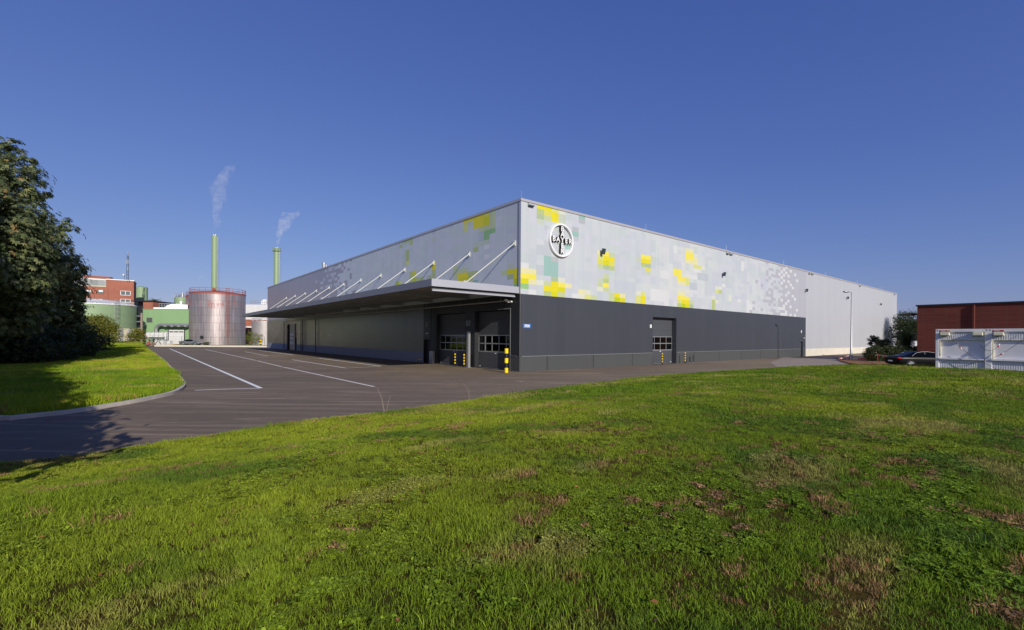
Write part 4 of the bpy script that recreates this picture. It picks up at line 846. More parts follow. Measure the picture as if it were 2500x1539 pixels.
# steam
def steam(name, path, label, dens, seed):
    m = bpy.data.materials.new('steam_' + name); m.use_nodes = True; n = m.node_tree.nodes; l = m.node_tree.links; n.remove(n['Principled BSDF'])
    v = n.new('ShaderNodeVolumePrincipled'); v.inputs['Color'].default_value = (1, .985, .98, 1); v.inputs['Absorption Color'].default_value = (1, 1, 1, 1); v.inputs['Anisotropy'].default_value = -.25
    tc = n.new('ShaderNodeTexCoord'); f = noise_tex(n, l, tc.outputs['Object'], .42, 5, .6, .8)
    mr = n.new('ShaderNodeMapRange'); mr.inputs['From Min'].default_value = .42; mr.inputs['From Max'].default_value = .62; mr.inputs['To Max'].default_value = dens; l.new(f, mr.inputs['Value'])
    l.new(mr.outputs[0], v.inputs['Density']); l.new(v.outputs[0], n['Material Output'].inputs['Volume'])
    b = MB(); P = [p for p, r in path]; R_ = [r for p, r in path]
    PP = []; RR = []
    for i in range(len(P) - 1):
        for k_ in range(6): t_ = k_ / 6; PP.append(Vector(P[i]).lerp(Vector(P[i + 1]), t_)); RR.append(R_[i] * (1 - t_) + R_[i + 1] * t_)
    PP.append(Vector(P[-1])); RR.append(R_[-1]); b.tube([tuple(p) for p in PP], RR, 18)
    for i, v_ in enumerate(b.v):
        q_ = Vector(v_) * .33 + Vector((seed, 0, 0)); rr = RR[min(i // 18, len(RR) - 1)]
        b.v[i] = tuple(Vector(v_) + Vector((noise.noise(q_), noise.noise(q_ + Vector((9, 0, 0))), noise.noise(q_ + Vector((0, 9, 0))))) * rr * .9)
    o = b.build(name, m); tag(o, label, 'steam', kind='stuff')
pp = lambda x, y: at(x, 170, zat(x, y, 170))
steam('steam_plume', [(pp(523, 566), .5), (pp(525, 540), 1.3), (pp(528, 500), 1.9), (pp(531, 470), 2.8), (pp(540, 435), 2.3), (pp(562, 412), 1.6), (pp(572, 404), .3)], 'wispy grey steam column above the tall chimney', .07, 1)
steam('steam_plume', [(pp(675, 597), .4), (pp(679, 575), .9), (pp(690, 550), 1.7), (pp(705, 532), 1.8), (pp(722, 520), .8), (pp(728, 516), .2)], 'small bright steam puff drifting right above the second chimney', .16, 5)
steam('steam_plume', [(pp(486, 686), .5), (pp(490, 674), 1.0), (pp(496, 662), .9), (pp(504, 652), .2)], 'faint steam wisp left of the tall chimney', .03, 8)
# white hall and brick front right of the tank
t = thing('white_hall', 'white flat building with a roof railing between the silver tank and the warehouse', 'building', (0, 0, 0))
p0 = at(592, 150); p1 = at(700, 150); b = MB(); b.box(p0.x, p1.x, 150, 165, 7.6, zat(620, 744, 150)); b.build('wall', M['white_panel'], t)
b = MB(); b.box(p0.x, p1.x, 150.3, 165, 0, 7.6); b.build('brick_wall', M['brick'], t)
b = MB(); b.box(p0.x, p1.x, 149.4, 150.2, zat(620, 800.5, 150), zat(620, 797.5, 150)); b.build('white_band', M['white'], t)
b = MB(); zr = zat(620, 744, 150)
for x_ in range(610, 655, 6): b.tube([tuple(at(x_, 151, zr)), tuple(at(x_, 151, zr + 1.3))], .05, 4)
for h_ in (.7, 1.3): b.tube([tuple(at(610, 151, zr + h_)), tuple(at(655, 151, zr + h_))], .06, 4)
b.build('railing', M['galv'], t)
b = MB(); q_ = at(637, 152, zr); b.box(q_.x, q_.x + 1.6, 152, 154, zr, zr + 1.3); b.tube([(q_.x + .8, 153, zr + 1.3), (q_.x + .8, 153, zr + 1.9)], [1.3, .5], 4); b.build('roof_hut', M['white'], t)
b = MB()
for i in range(7): b.box(p0.x + 1 + i * 1.2, p0.x + 1.7 + i * 1.2, 149.5, 150.28, 1, 4.6)
b.build('dark_opening', M['dark_metal'], t)
# fence, low white kerb wall
t = thing('mesh_fence', 'thin green wire fence with posts in front of the silver tank', 'fence', (0, 0, 0))
fx0 = at(372, 100).x; fx1 = at(648, 100).x
M['fence'] = mat('green_wire', rgb(70, 90, 74), .6)
for x_ in (372, 407, 443.3, 479, 515, 549, 582, 614, 646):
    b = MB(); c_ = at(x_, 100); b.tube([(c_.x, 100, 0), (c_.x, 100, 2.25)], .035, 6); b.build('post', M['fence'], t)
b = MB(); 
for z_ in (.35, 1.0, 1.6, 2.15): b.tube([(fx0, 100, z_), (fx1, 100, z_)], .011, 4)
for x_ in np.arange(fx0, fx1, .25): b.tube([(x_, 100.01, .3), (x_, 100.01, 2.15)], .0055, 3)
b.build('wire_mesh', M['fence'], t)
t = thing('low_wall', 'long low pale concrete kerb wall at the foot of the wire fence', 'kerb wall', (0, 0, 0)); b = MB(); b.box(fx0 + 1, fx1 + 1.5, 99.3, 99.7, -.02, .32); b.build('wall', M['plinth'], t)
b = MB(); b.quad((-160, 99.5, .01), (20, 99.5, .01), (20, 400, .01), (-160, 400, .01)); tag(b.build('yard_ground', M['far']), kind='structure')
# containers, wood, post, van by the fence
def ibc(x, y, Y, z0, sc=1.0, label='', w=.95, h=1.15):
    c_ = at(x, Y, z0); t = thing('liquid_container', label, 'tank container', c_, 0, 'white liquid containers stacked by the fence')
    b = MB(); b.box(-w / 2, w / 2, -w / 2, w / 2, .16, h); b.cyl(0, 0, h, h + .08, .12, 8); b.build('tank', M['white'], t, bevel=.08)
    b = MB()
    for i in range(5): x_ = -w / 2 + w * i / 4; b.box(x_ - .012, x_ + .012, -w / 2 - .03, -w / 2 - .01, .12, h + .02)
    for i in range(4): z_ = .2 + (h - .2) * i / 3; b.box(-w / 2, w / 2, -w / 2 - .055, -w / 2 - .032, z_ - .012, z_ + .012)
    b.build('cage', M['galv'], t)
    b = MB()
    for x_ in (-w / 2 + .08, 0, w / 2 - .08): b.box(x_ - .08, x_ + .08, -w / 2, w / 2, 0, .15)
    b.build('pallet', M['dark_metal'], t)
LBL = ['leftmost white liquid container on the rack by the fence', 'second white liquid container from the left on the rack', 'third white liquid container from the left on the rack', 'rightmost white liquid container on the upper rack']
for i, x_ in enumerate((364.7, 375, 385.3, 396)): ibc(x_, 0, 108, 1.75, label=LBL[i], w=.92, h=1.3)
ibc(405, 0, 108.5, 1.2, label='tall white container at the right end of the rack', w=.6, h=1.9)
for x_, lb in ((387, 'white liquid container on the ground below the rack, left one'), (397.5, 'white liquid container on the ground below the rack, right one'), (414, 'single white liquid container on the ground before the roller door')): ibc(x_, 0, 105, .1, label=lb)
t = thing('steel_rack', 'grey steel rack carrying the white liquid containers', 'rack', at(361, 108)); W = at(401, 108).x - at(361, 108).x
b = MB()
for x_ in (0, W * .33, W * .66, W):
    for y_ in (-.5, .5): b.box(x_ - .05, x_ + .05, y_ - .05, y_ + .05, 0, 1.74)
b.box(0, W, -.55, .55, 1.62, 1.74); b.build('frame', M['galv'], t)
b = MB(); b.box(.1, W * .33, -.4, .4, .2, .9); b.build('crate', M['redlead'], t)
t = thing('timber_pile', 'old wooden beams leaning and lying by the fence corner', 'timber', at(352, 103)); M['wood'] = mat('weathered_wood', rgb(150, 135, 118), .9, noise_=.2)
for i, (a_, c_) in enumerate((((0, 0, 2.6), (3.2, -.6, .1)), ((.2, .3, 2.3), (2.6, -.9, .1)), ((1.5, -.8, .15), (4.6, -.8, .2)), ((2.6, -.8, .1), (3.6, -.8, 1.1)), ((4.6, -.9, .1), (3.9, -.9, 1.2)))):
    b = MB(); b.bar(a_, c_, .16, .16); b.build('beam', M['wood'], t)
t = thing('concrete_post', 'old grey concrete post beside ivy at the corner of the verge', 'post', at(338.5, 99)); b = MB(); b.box(-.22, .22, -.22, .22, 0, 3.6); b.build('post', M['old_concrete'], t, bevel=.03); b = MB(); b.box(-.27, .27, -.27, .27, 3.6, 3.7); b.build('cap', M['old_concrete'], t)
t = thing('wooden_mast', 'tall thin grey pole with a small lamp left of the green hall', 'pole', at(345.8, 118)); b = MB(); b.box(-.17, .17, -.17, .17, 0, 8.0); b.build('pole', M['wood'], t); b = MB(); b.tube([(0, 0, 4.5), (1.3, -.5, 5.1)], .04, 5); b.ico((1.4, -.5, 5.1), .16, 1); b.build('lamp', M['galv'], t)
t = thing('material_pile', 'low yellowish bag pile on the ground by the fence', 'bags', at(420, 103)); M['bag'] = mat('yellow_bag', rgb(212, 178, 120), .8, noise_=.1)
for i in range(3): b = MB(); b.box(-1.6 + i * 1.1, -.6 + i * 1.1, -.4, .4, 0, .35 + .15 * (i % 2)); b.build('bag', M['bag'], t, bevel=.12)
t = thing('concrete_slab', 'pale concrete slabs lying along the fence', 'slabs', at(400, 102)); b = MB(); b.box(-1.4, 1.6, -.4, .4, 0, .22); b.build('slab', M['plinth'], t); b = MB(); b.box(-1.1, 1.8, -.35, .4, .225, .4); b.build('slab', M['plinth'], t)

# ------------------------------------------------------------------ vehicles
def loft(secs, mp=lambda v: v):
    b = MB(); n = len(secs[0])
    for s_ in secs: b.v += [mp(p) for p in s_]
    for i in range(len(secs) - 1):
        for k_ in range(n): a = i * n + k_; c = i * n + (k_ + 1) % n; b.f.append((a, c, c + n, a + n)); b.c.append(None); b.m.append(0)
    b.f.append(tuple(reversed(range(n)))); b.f.append(tuple((len(secs) - 1) * n + k_ for k_ in range(n))); b.c += [None, None]; b.m += [0, 0]; return b
def wheel(parent, x, y, r, out):
    b = MB(); w_ = .2
    P = [(x, y - w_ / 2, r), (x, y + w_ / 2, r)]
    b.tube([(x, y - w_ / 2, r), (x, y - w_ / 2 + .03, r), (x, y + w_ / 2 - .03, r), (x, y + w_ / 2, r)], [r - .04, r, r, r - .04], 28, True); wh = b.build('wheel', M['tyre'], parent, auto=True)
    b = MB(); yo = y + out * (w_ / 2 + .004); b.tube([(x, yo - out * .005, r), (x, yo, r)], [r * .22, r * .2], 12)
    for k_ in range(7):
        a = 2 * PI * k_ / 7; ca, sa = math.cos(a), math.sin(a); b.bar((x + ca * r * .1, yo, r + sa * r * .1), (x + ca * r * .7, yo, r + sa * r * .7), .05, .05)
    pts = [(x + r * .7 * math.cos(t_), yo, r + r * .7 * math.sin(t_)) for t_ in np.linspace(0, 2 * PI, 25)]; b.tube(pts, .02, 5); b.build('rim', M['galv'], wh)
M['tyre'] = mat('tyre_rubber', rgb(28, 28, 29), .8); M['carpaint'] = mat('black_car_paint', rgb(9, 10, 14), .3, 0, .12); M['carglass'] = mat('car_glass', rgb(7, 8, 9), .2, 0, .1); M['tail'] = mat('tail_light', rgb(170, 24, 30), .2); M['greycar'] = mat('grey_car_paint', rgb(120, 124, 130), .3, .3, coat=.5); M['whitecar'] = mat('white_car_paint', rgb(225, 226, 228), .25, coat=.6)
def car(loc, rz, label, paint, L=4.75):
    t = thing('parked_car', label, 'car', loc, rz)
    S_ = [(0, .42, .78, .86, .72, .60), (.06, .30, .92, 1.02, .84, .70), (.5, .24, .97, 1.08, .89, .70), (.85, .2, .97, 1.10, .91, .66), (1.35, .2, .97, 1.32, .92, .58), (1.9, .2, .95, 1.435, .92, .56), (2.5, .2, .94, 1.45, .92, .56), (3.0, .2, .93, 1.36, .92, .58), (3.55, .2, .92, 1.05, .91, .66), (3.75, .2, .9, .97, .9, .7), (4.4, .22, .8, .86, .86, .68), (4.68, .3, .68, .74, .78, .6), (4.75, .4, .6, .64, .68, .5)]
    sec = []
    for x, zb, zm, zt, hw, hr in S_: sec.append([(x, -hw * .93, zb), (x, -hw, zb + .18), (x, -hw, (zb + zm) / 2 + .1), (x, -hw * .985, zm), (x, -(hr * .97), zt - .035), (x, -hr * .7, zt), (x, hr * .7, zt), (x, hr * .97, zt - .035), (x, hw * .985, zm), (x, hw, (zb + zm) / 2 + .1), (x, hw, zb + .18), (x, hw * .93, zb)])
    b = loft(sec); o = b.build('body', paint, t, smooth=True); o.modifiers.new('s', 'SUBSURF').levels = 1; o.modifiers['s'].render_levels = 2
    for sd in (-1, 1):
        b = MB(); Y_ = lambda hw, hr, tt: sd * (hw * .985 + (hr * .97 - hw * .985) * tt + .012)
        top = [(1.62, 1.335, .92, .57), (2.0, 1.385, .92, .56), (2.5, 1.395, .92, .56), (2.95, 1.33, .92, .58)]
        pts = [(1.12, sd * .885, 1.04), (1.55, sd * .70, 1.28), (2.0, sd * .645, 1.365), (2.5, sd * .64, 1.38), (2.95, sd * .665, 1.31), (3.42, sd * .86, 1.01), (2.4, sd * .93, .975)]
        b.poly(pts if sd < 0 else list(reversed(pts))); b.v = [(x, y + sd * .012, z) for x, y, z in b.v]; b.build('side_window', M['carglass'], t)
        b = MB(); b.bar((2.2, sd * .80, .98), (2.2, sd * .66, 1.39), .03, .07); b.build('window_pillar', M['blackp'], t)
        b = MB(); b.tube([(1.05, sd * .925, 1.03), (1.5, sd * .74, 1.30), (2.0, sd * .665, 1.395), (2.5, sd * .66, 1.41), (3.0, sd * .69, 1.33)], .012, 5); b.build('window_trim', M['galv'], t)
        b = MB(); b.box(-.01, .28, sd * .8 - .1, sd * .8 + .1, .80, .93); b.build('tail_light', M['tail'], t, bevel=.03)
        wheel(t, .98, sd * .84, .33, sd); wheel(t, 3.78, sd * .84, .33, sd)
        b = MB(); pts = [(.98 + .39 * math.cos(a), sd * .925, .33 + .39 * math.sin(a)) for a in np.linspace(-.15, PI + .15, 14)]; b.tube(pts, .035, 6)
        pts = [(3.78 + .39 * math.cos(a), sd * .925, .33 + .39 * math.sin(a)) for a in np.linspace(-.15, PI + .15, 14)]; b.tube(pts, .035, 6); b.build('wheel_arch', M['blackp'], t)
    b = MB(); b.quad((.95, -.5, 1.13), (.95, .5, 1.13), (1.72, .46, 1.41), (1.72, -.46, 1.41)); b.v = [(x - .02, y, z + .02) for x, y, z in b.v]; b.build('rear_window', M['carglass'], t)
    b = MB(); b.box(-.03, .0, -.26, .26, .55, .66); b.build('number_plate', M['white'], t); return t
c_ = at(2196, 39, .06); car((c_.x, 39.9, .06), math.radians(-4), 'shiny black saloon car half hidden behind the office containers', M['carpaint'])
car((at(2212, 52).x, 52.5, .05), math.radians(10), 'dark car mostly hidden behind the black saloon and the hedge', M['carpaint'])
car((at(441, 112).x, 112, .05), math.radians(5), 'grey car parked behind the fence left of the silver tank', M['greycar'])

# ------------------------------------------------------------------ right-hand side
b0 = Vector((43.45, 50, 0)); d_ = Vector((.6316, -.7753, 0)); b1 = b0 + d_ * 27
t = thing('brick_building', 'long dark red brick building with a flat roof behind the office containers', 'building', (0, 0, 0))
b = MB(); rotbox(b, b0, b1, 16, 0, 6.05); b.build('wall', M['brick_dark'], t)
nf2 = Vector((d_.y, -d_.x, 0)); b = MB(); rotbox(b, b0 + nf2 * .12 - d_ * .12, b1 + nf2 * .12, 16.3, 6.055, 6.2); b.build('roof_edge', M['dark_metal'], t)
b = MB(); q_ = b0 + d_ * 4.35 + nf2 * .12; b.tube([(q_.x, q_.y, 0), (q_.x, q_.y, 6.0)], .09, 8); b.build('downpipe', M['pipe'] if 'pipe' in M else M['brick_dark'], t)
b = MB(); q_ = b0 - d_ * .0 - nf2 * 2; b.box(q_.x - 1.3, q_.x - .1, q_.y - .2, q_.y + 1.5, 5.2, 5.35); b.build('side_canopy', M['black'], t)
C0 = Vector((27.26, 30.0, 0)); CD = Vector((.6316, -.7753, 0)); CN = Vector((-.7753, -.6316, 0))
def cx_(X):
    r = (2150 + X / 6.871 - 1250) / F; return (r * C0.y - C0.x) / (CD.x - r * CD.y)
def cz_(Y, X=985): y = C0.y + CD.y * cx_(X); return EYE + (hor(2150 + X / 6.871) - (720 + Y / 6.871)) / F * y
M['cont'] = mat('container_paint', rgb(226, 226, 228), .5, noise_=.05, nscale=1.5); M['shutter'] = cladding('roller_shutter', rgb(222, 222, 228), 2, .055, .5, .1, False, .72, .02); M['beige'] = mat('beige_plastic', rgb(226, 222, 196), .5); M['redlogo'] = mat('red_sticker', rgb(160, 30, 35), .5); M['orange'] = mat('orange_sticker', rgb(225, 140, 40), .5)
def corr(b, x0, x1, z0, z1, y, pitch=.10, dep=.02):
    x = x0
    while x < x1 - 1e-6:
        for a_, c_, ya, yb in ((0, .42, 0, 0), (.42, .5, 0, 1), (.5, .92, 1, 1), (.92, 1, 1, 0)):
            xa = min(x + a_ * pitch, x1); xb = min(x + c_ * pitch, x1)
            if xb > xa: b.quad((xa, y + ya * dep, z0), (xb, y + yb * dep, z0), (xb, y + yb * dep, z1), (xa, y + ya * dep, z1))
        x += pitch
def office_container(X0, label, sticker):
    t = thing('office_container', label, 'container', C0 + CD * X0, TH - PI / 2); W = 2.40; D = 6.0; zb = .46; zt = cz_(577)
    b = MB(); pw = .16
    b.box(0, pw, 0, .2, zb, zt); b.box(W - pw, W, 0, .2, zb, zt); b.box(pw, W - pw, 0, .2, cz_(625), zt - .001); b.box(pw, W - pw, .0, .2, zb, zb + .16)
    b.box(0, W, .2, D, zt - .12, zt); b.box(0, pw, D - .2, D, zb, zt); b.box(W - pw, W, D - .2, D, zb, zt); b.build('frame', M['cont'], t, bevel=.012)
    b = MB(); corr(b, pw, W - pw, cz_(752), cz_(625), .07); corr(b, pw, W - pw, zb + .16, cz_(1085), .07); b.box(.05, .08, .2, D - .2, zb, zt - .12); b.box(W - .08, W - .05, .2, D - .2, zb, zt - .12); b.box(.2, W - .2, D - .1, D - .05, zb, zt); b.build('wall_panel', M['cont'], t)
    b = MB(); b.box(pw + .08, W - pw - .02, .16, .2, cz_(1055), cz_(760)); sh = b.build('roller_shutter', M['shutter'], t)
    b = MB(); b.box(pw, pw + .08, .03, .22, cz_(1055), cz_(756)); b.box(pw, W - pw, .05, .24, cz_(756), cz_(750)); b.build('window_frame', M['beige'], t)
    b = MB(); b.box(pw, W - pw - .02, -.05, .2, cz_(1080), cz_(1057)); b.build('window_sill', M['cont'], t)
    b = MB(); b.box(0.04, W - .04, .3, D - .3, zb - .11, zb); b.build('floor', M['dark_metal'], t)
    for k_ in (.23, 1.72) if sticker else (.23,):
        b = MB(); b.box(k_, k_ + .44, -.17, .06, cz_(685), cz_(632)); bx_ = b.build('cable_box', M['beige'], t, bevel=.03)
        b = MB(); b.box(k_ + .03, k_ + .41, -.15, .05, cz_(690), cz_(686)); b.build('box_slot', M['black'], bx_)
    b = MB(); b.box(.19, .66, -.008, .0, cz_(623), cz_(598)); st = b.build('sticker', M['redlogo'], t)
    if sticker: b = MB(); b.box(.54, .68, -.012, -.001, cz_(623), cz_(600)); b.build('sticker_end', M['orange'], st)
    b = MB(); b.box(.24, .50, -.014, -.009, cz_(615), cz_(607)); b.build('sticker_print', M['cont'], st)
    for x_ in (.06, W - .12): b = MB(); b.box(x_, x_ + .05, -.004, .0, cz_(604), cz_(588)); b.build('corner_casting', M['black'], t)
    return t
office_container(0, 'grey office container with a red and orange sticker, nearest the black car', True)
office_container(cx_(1800), 'grey office container cut off by the right edge of the photo', False)
def cable(pts, label, conn, yo=-.16):
    t = thing('power_cable', label, 'cable', C0 + CD * cx_(pts[0][0]), TH - PI / 2); x00 = cx_(pts[0][0])
    L = lambda x, y, k_=1: Vector((cx_(x) - x00, yo * k_, cz_(y, x)))
    P = smooth_poly([L(x, y, .4 + .6 * min(1, i)) for i, (x, y) in enumerate(pts)], 2)
    b = MB(); b.tube([tuple(p) for p in P], .011, 6); b.build('cord', M['cablem'], t)
    for x, y, dx, dy in conn:
        c_ = L(x, y); e_ = (L(x + dx * 50, y - dy * 50) - c_).normalized()
        b = MB(); b.tube([tuple(c_ - e_ * .11), tuple(c_)], [.025, .045], 8); b.build('plug', M['redp'], t); b = MB(); b.tube([tuple(c_), tuple(c_ + e_ * .11)], [.04, .03], 8); b.build('socket', M['white'], t)
M['cablem'] = mat('cable_rubber', rgb(60, 60, 72), .6); M['redp'] = mat('red_plastic', rgb(205, 50, 55), .4)
cable([(1170, 680), (1240, 785), (1360, 895), (1560, 1050), (1760, 1150), (2010, 1268)], 'dark cable falling rightwards across both office containers with a red and white plug', [(1350, 893, 1, -1)])
cable([(2560, 600), (2400, 745), (2080, 975), (1900, 1060), (1700, 1125), (1400, 1190), (1180, 1232), (980, 1250)], 'long dark cable sagging leftwards across both office containers with a red plug', [(2040, 988, 1, .7)])
cable([(2045, 680), (2000, 820), (1960, 890), (1880, 935), (1790, 938), (1720, 890), (1680, 850)], 'short looped cable hanging below the box on the right container', [(1985, 850, .4, 1)])
# lamp post on the soil bed
t = thing('street_lamp', 'tall pale street lamp with one flat head on the soil bed', 'street lamp', (at(2078.5, 53.4).x, 53.4, .11))
b = MB(); b.tube([(0, 0, 0), (0, 0, 1.2), (0, 0, 1.25), (0, 0, 7.78)], [.125, .12, .10, .065], 16); b.build('pole', M['lamp_pole'] if 'lamp_pole' in M else M['galv'], t, auto=True)
b = MB(); b.tube([(.04, 0, 7.72), (-.15, 0, 7.8), (-.35, 0, 7.8)], .045, 8); b.build('arm', M['galv'], t)
b = MB(); b.tube([(-.25, 0, 7.8), (-.4, 0, 7.8), (-.75, 0, 7.82), (-.95, 0, 7.83), (-1.02, 0, 7.83)], [.06, .13, .17, .13, .03], 12); b.v = [(x, y * 1.1, 7.8 + (z - 7.8) * .55) for x, y, z in b.v]; b.build('lamp_head', M['galv'], t, smooth=True)
b = MB(); b.tube([(-.5, 0, 7.76), (-.8, 0, 7.77)], [.1, .11], 12); b.v = [(x, y, 7.76 + (z - 7.76) * .6) for x, y, z in b.v]; b.build('diffuser', M['shade_glass'] if 'shade_glass' in M else M['lamp'], t, smooth=True)
# barrier tape
tm = mat('barrier_tape_plastic', rgb(230, 230, 230), .4); n, l, p = nodes_of(tm); tc = n.new('ShaderNodeTexCoord'); sp = n.new('ShaderNodeSeparateXYZ'); l.new(tc.outputs['Object'], sp.inputs[0])
s3 = math_node(n, l, 'GREATER_THAN', math_node(n, l, 'FRACT', math_node(n, l, 'MULTIPLY', math_node(n, l, 'ADD', sp.outputs[0], math_node(n, l, 'MULTIPLY', sp.outputs[1], .3)), 1.5)), .5)
l.new(mixc(n, l, s3, rgb(232, 232, 232), rgb(205, 40, 45)), p.inputs['Base Color'])
rz_ = lambda X, Y, D: at(1900 + X / 4.093, D, zat(1900 + X / 4.093, 640 + Y / 4.093, D))
stakes = [(612, 968, 52.5), (718, 938, 60), (985, 935, 58), (1000, 928, 51)]
t = thing('barrier_tape', 'red and white barrier tape strung round the soil bed', 'barrier tape', (0, 0, 0))
def tape(a_, c_, sag=.12):
    b = MB(); N = 10
    for i in range(N):
        t0, t1 = i / N, (i + 1) / N; A = a_.lerp(c_, t0); B = a_.lerp(c_, t1); s0 = sag * 4 * t0 * (1 - t0); s1 = sag * 4 * t1 * (1 - t1)
        b.quad((A.x, A.y, A.z - s0 - .04), (B.x, B.y, B.z - s1 - .04), (B.x, B.y, B.z - s1 + .04), (A.x, A.y, A.z - s0 + .04))
    b.build('tape', tm, t)
A1 = rz_(612, 962, 53); A2 = rz_(715, 932, 56); A3 = rz_(732, 968, 53.3); A4 = rz_(995, 928, 50); A5 = rz_(1225, 945, 42)
tape(A1, A2, .02); tape(A1, A3, .02); tape(A3, A4, .15); tape(A4, A5, .05)
for p_ in (A1, A2, A4): b = MB(); b.tube([(p_.x, p_.y, 0), (p_.x, p_.y, p_.z + .15)], .025, 6); b.build('stake', M['redp'], t)
t = thing('drum', 'small white container on the ground behind the lamp post', 'van', at(2226, 60)) if False else None
t = thing('white_van', 'white van glimpsed between the hedge and the brick building', 'van', (at(2222, 75).x, 75, .05))
b = loft([[(x, -.95, .3), (x, -1, .6), (x, -.95, zt * .6), (x, -.85, zt), (x, .85, zt), (x, .95, zt * .6), (x, 1, .6), (x, .95, .3)] for x, zt in ((0, 2.0), (.1, 2.25), (3.2, 2.25), (4.0, 1.3), (4.9, 1.1), (5, .8))]); b.build('body', M['whitecar'], t)
b = MB(); b.box(2.3, 3.2, -.99, -.96, 1.3, 1.8); b.build('side_window', M['glass'], t)
for x_ in (.9, 4.0): wheel(t, x_, -.9, .34, -1); wheel(t, x_, .9, .34, 1)
t = thing('stair_landing', 'white metal landing jutting from the far end of the silver warehouse wall', 'landing', wpt(UL, -.2, 0), TH)
b = MB(); b.box(.02, 2.4, -.6, 1.4, 4.9, 5.35); b.build('slab', M['white'], t); b = MB(); b.box(.02, 1.8, -.6, 1.2, 4.3, 4.55); b.build('step', M['white'], t)

# ------------------------------------------------------------------ vegetation
def leafmat(name, stops, trans=.25, rough=.5):
    m = bpy.data.materials.new(name); m.use_nodes = True; n = m.node_tree.nodes; l = m.node_tree.links; p = n['Principled BSDF']
    g_ = n.new('ShaderNodeNewGeometry'); c = ramp(n, l, g_.outputs['Random Per Island'], stops); l.new(c, p.inputs['Base Color']); p.inputs['Roughness'].default_value = rough; p.inputs['Specular IOR Level'].default_value = .35
    tr = n.new('ShaderNodeBsdfTranslucent'); l.new(mixc(n, l, .6, c, (.35, .42, .04, 1), 'MIX'), tr.inputs[0]); mx = n.new('ShaderNodeMixShader'); mx.inputs[0].default_value = trans
    l.new(p.outputs[0], mx.inputs[1]); l.new(tr.outputs[0], mx.inputs[2]); l.new(mx.outputs[0], n['Material Output'].inputs[0]); return m
M['leaf'] = leafmat('tree_leaf', [(0, (.028, .048, .018, 1)), (.5, (.062, .086, .036, 1)), (.85, (.12, .135, .065, 1)), (.965, (.155, .15, .08, 1)), (.985, (.20, .10, .045, 1))], .2, .42)
M['leaf_y'] = leafmat('shrub_leaf', [(0, (.11, .15, .02, 1)), (.5, (.21, .24, .035, 1)), (.85, (.32, .29, .06, 1)), (.98, (.24, .14, .04, 1))], .35)
M['leaf_c'] = leafmat('chestnut_leaf', [(0, (.035, .055, .02, 1)), (.4, (.075, .10, .042, 1)), (.8, (.16, .19, .07, 1)), (.96, (.27, .29, .125, 1)), (.99, (.28, .17, .06, 1))], .15, .75)
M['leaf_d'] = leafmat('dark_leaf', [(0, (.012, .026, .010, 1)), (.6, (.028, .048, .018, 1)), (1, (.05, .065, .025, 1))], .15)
M['bark'] = mat('bark', rgb(92, 78, 66), .9, noise_=.25, nscale=6, bump=.5)
def rand_dirs(n): v = RNG.normal(size=(n, 3)); return v / np.linalg.norm(v, axis=1, keepdims=True)
def leaves(name, clumps, n, size, m, parent, asp=.5, up=.3, sub=.22, shell=.55, hang=0):
    """clumps: (centre, radii); leaves gather in twig clusters spread through each clump"""
    vol = np.array([r[0] * r[1] * r[2] for c, r in clumps]) ** .75; vol /= vol.sum(); C_ = []
    for (c, r), f in zip(clumps, vol):
        nn = max(30, int(n * f)); k_ = max(6, nn // 22)
        d = rand_dirs(k_) * (shell + (1.05 - shell) * RNG.random((k_, 1)) ** .7); cc = np.array(c) + d * np.array(r)
        idx = RNG.integers(0, k_, nn); sd = sub * np.mean(r)
        C_.append(cc[idx] + RNG.normal(size=(nn, 3)) * sd * np.array([1, 1, .55]))
    P = np.concatenate(C_); N = len(P); ax = rand_dirs(N); ax[:, 2] = ax[:, 2] * .6 - hang; ax /= np.linalg.norm(ax, axis=1, keepdims=True)
    nr = rand_dirs(N); nr[:, 2] += up; sd = np.cross(ax, nr); sd /= np.linalg.norm(sd, axis=1, keepdims=True) + 1e-9
    s_ = size * (.6 + .8 * RNG.random((N, 1))); nn = np.cross(sd, ax)
    V = np.empty((N, 4, 3)); V[:, 0] = P - ax * s_ * .5; V[:, 1] = P + sd * s_ * asp * .5 + nn * s_ * .08; V[:, 2] = P + ax * s_ * .5; V[:, 3] = P - sd * s_ * asp * .5 + nn * s_ * .08
    return npmesh(name, V.reshape(-1, 3), np.arange(N * 4).reshape(-1, 4), m, parent)
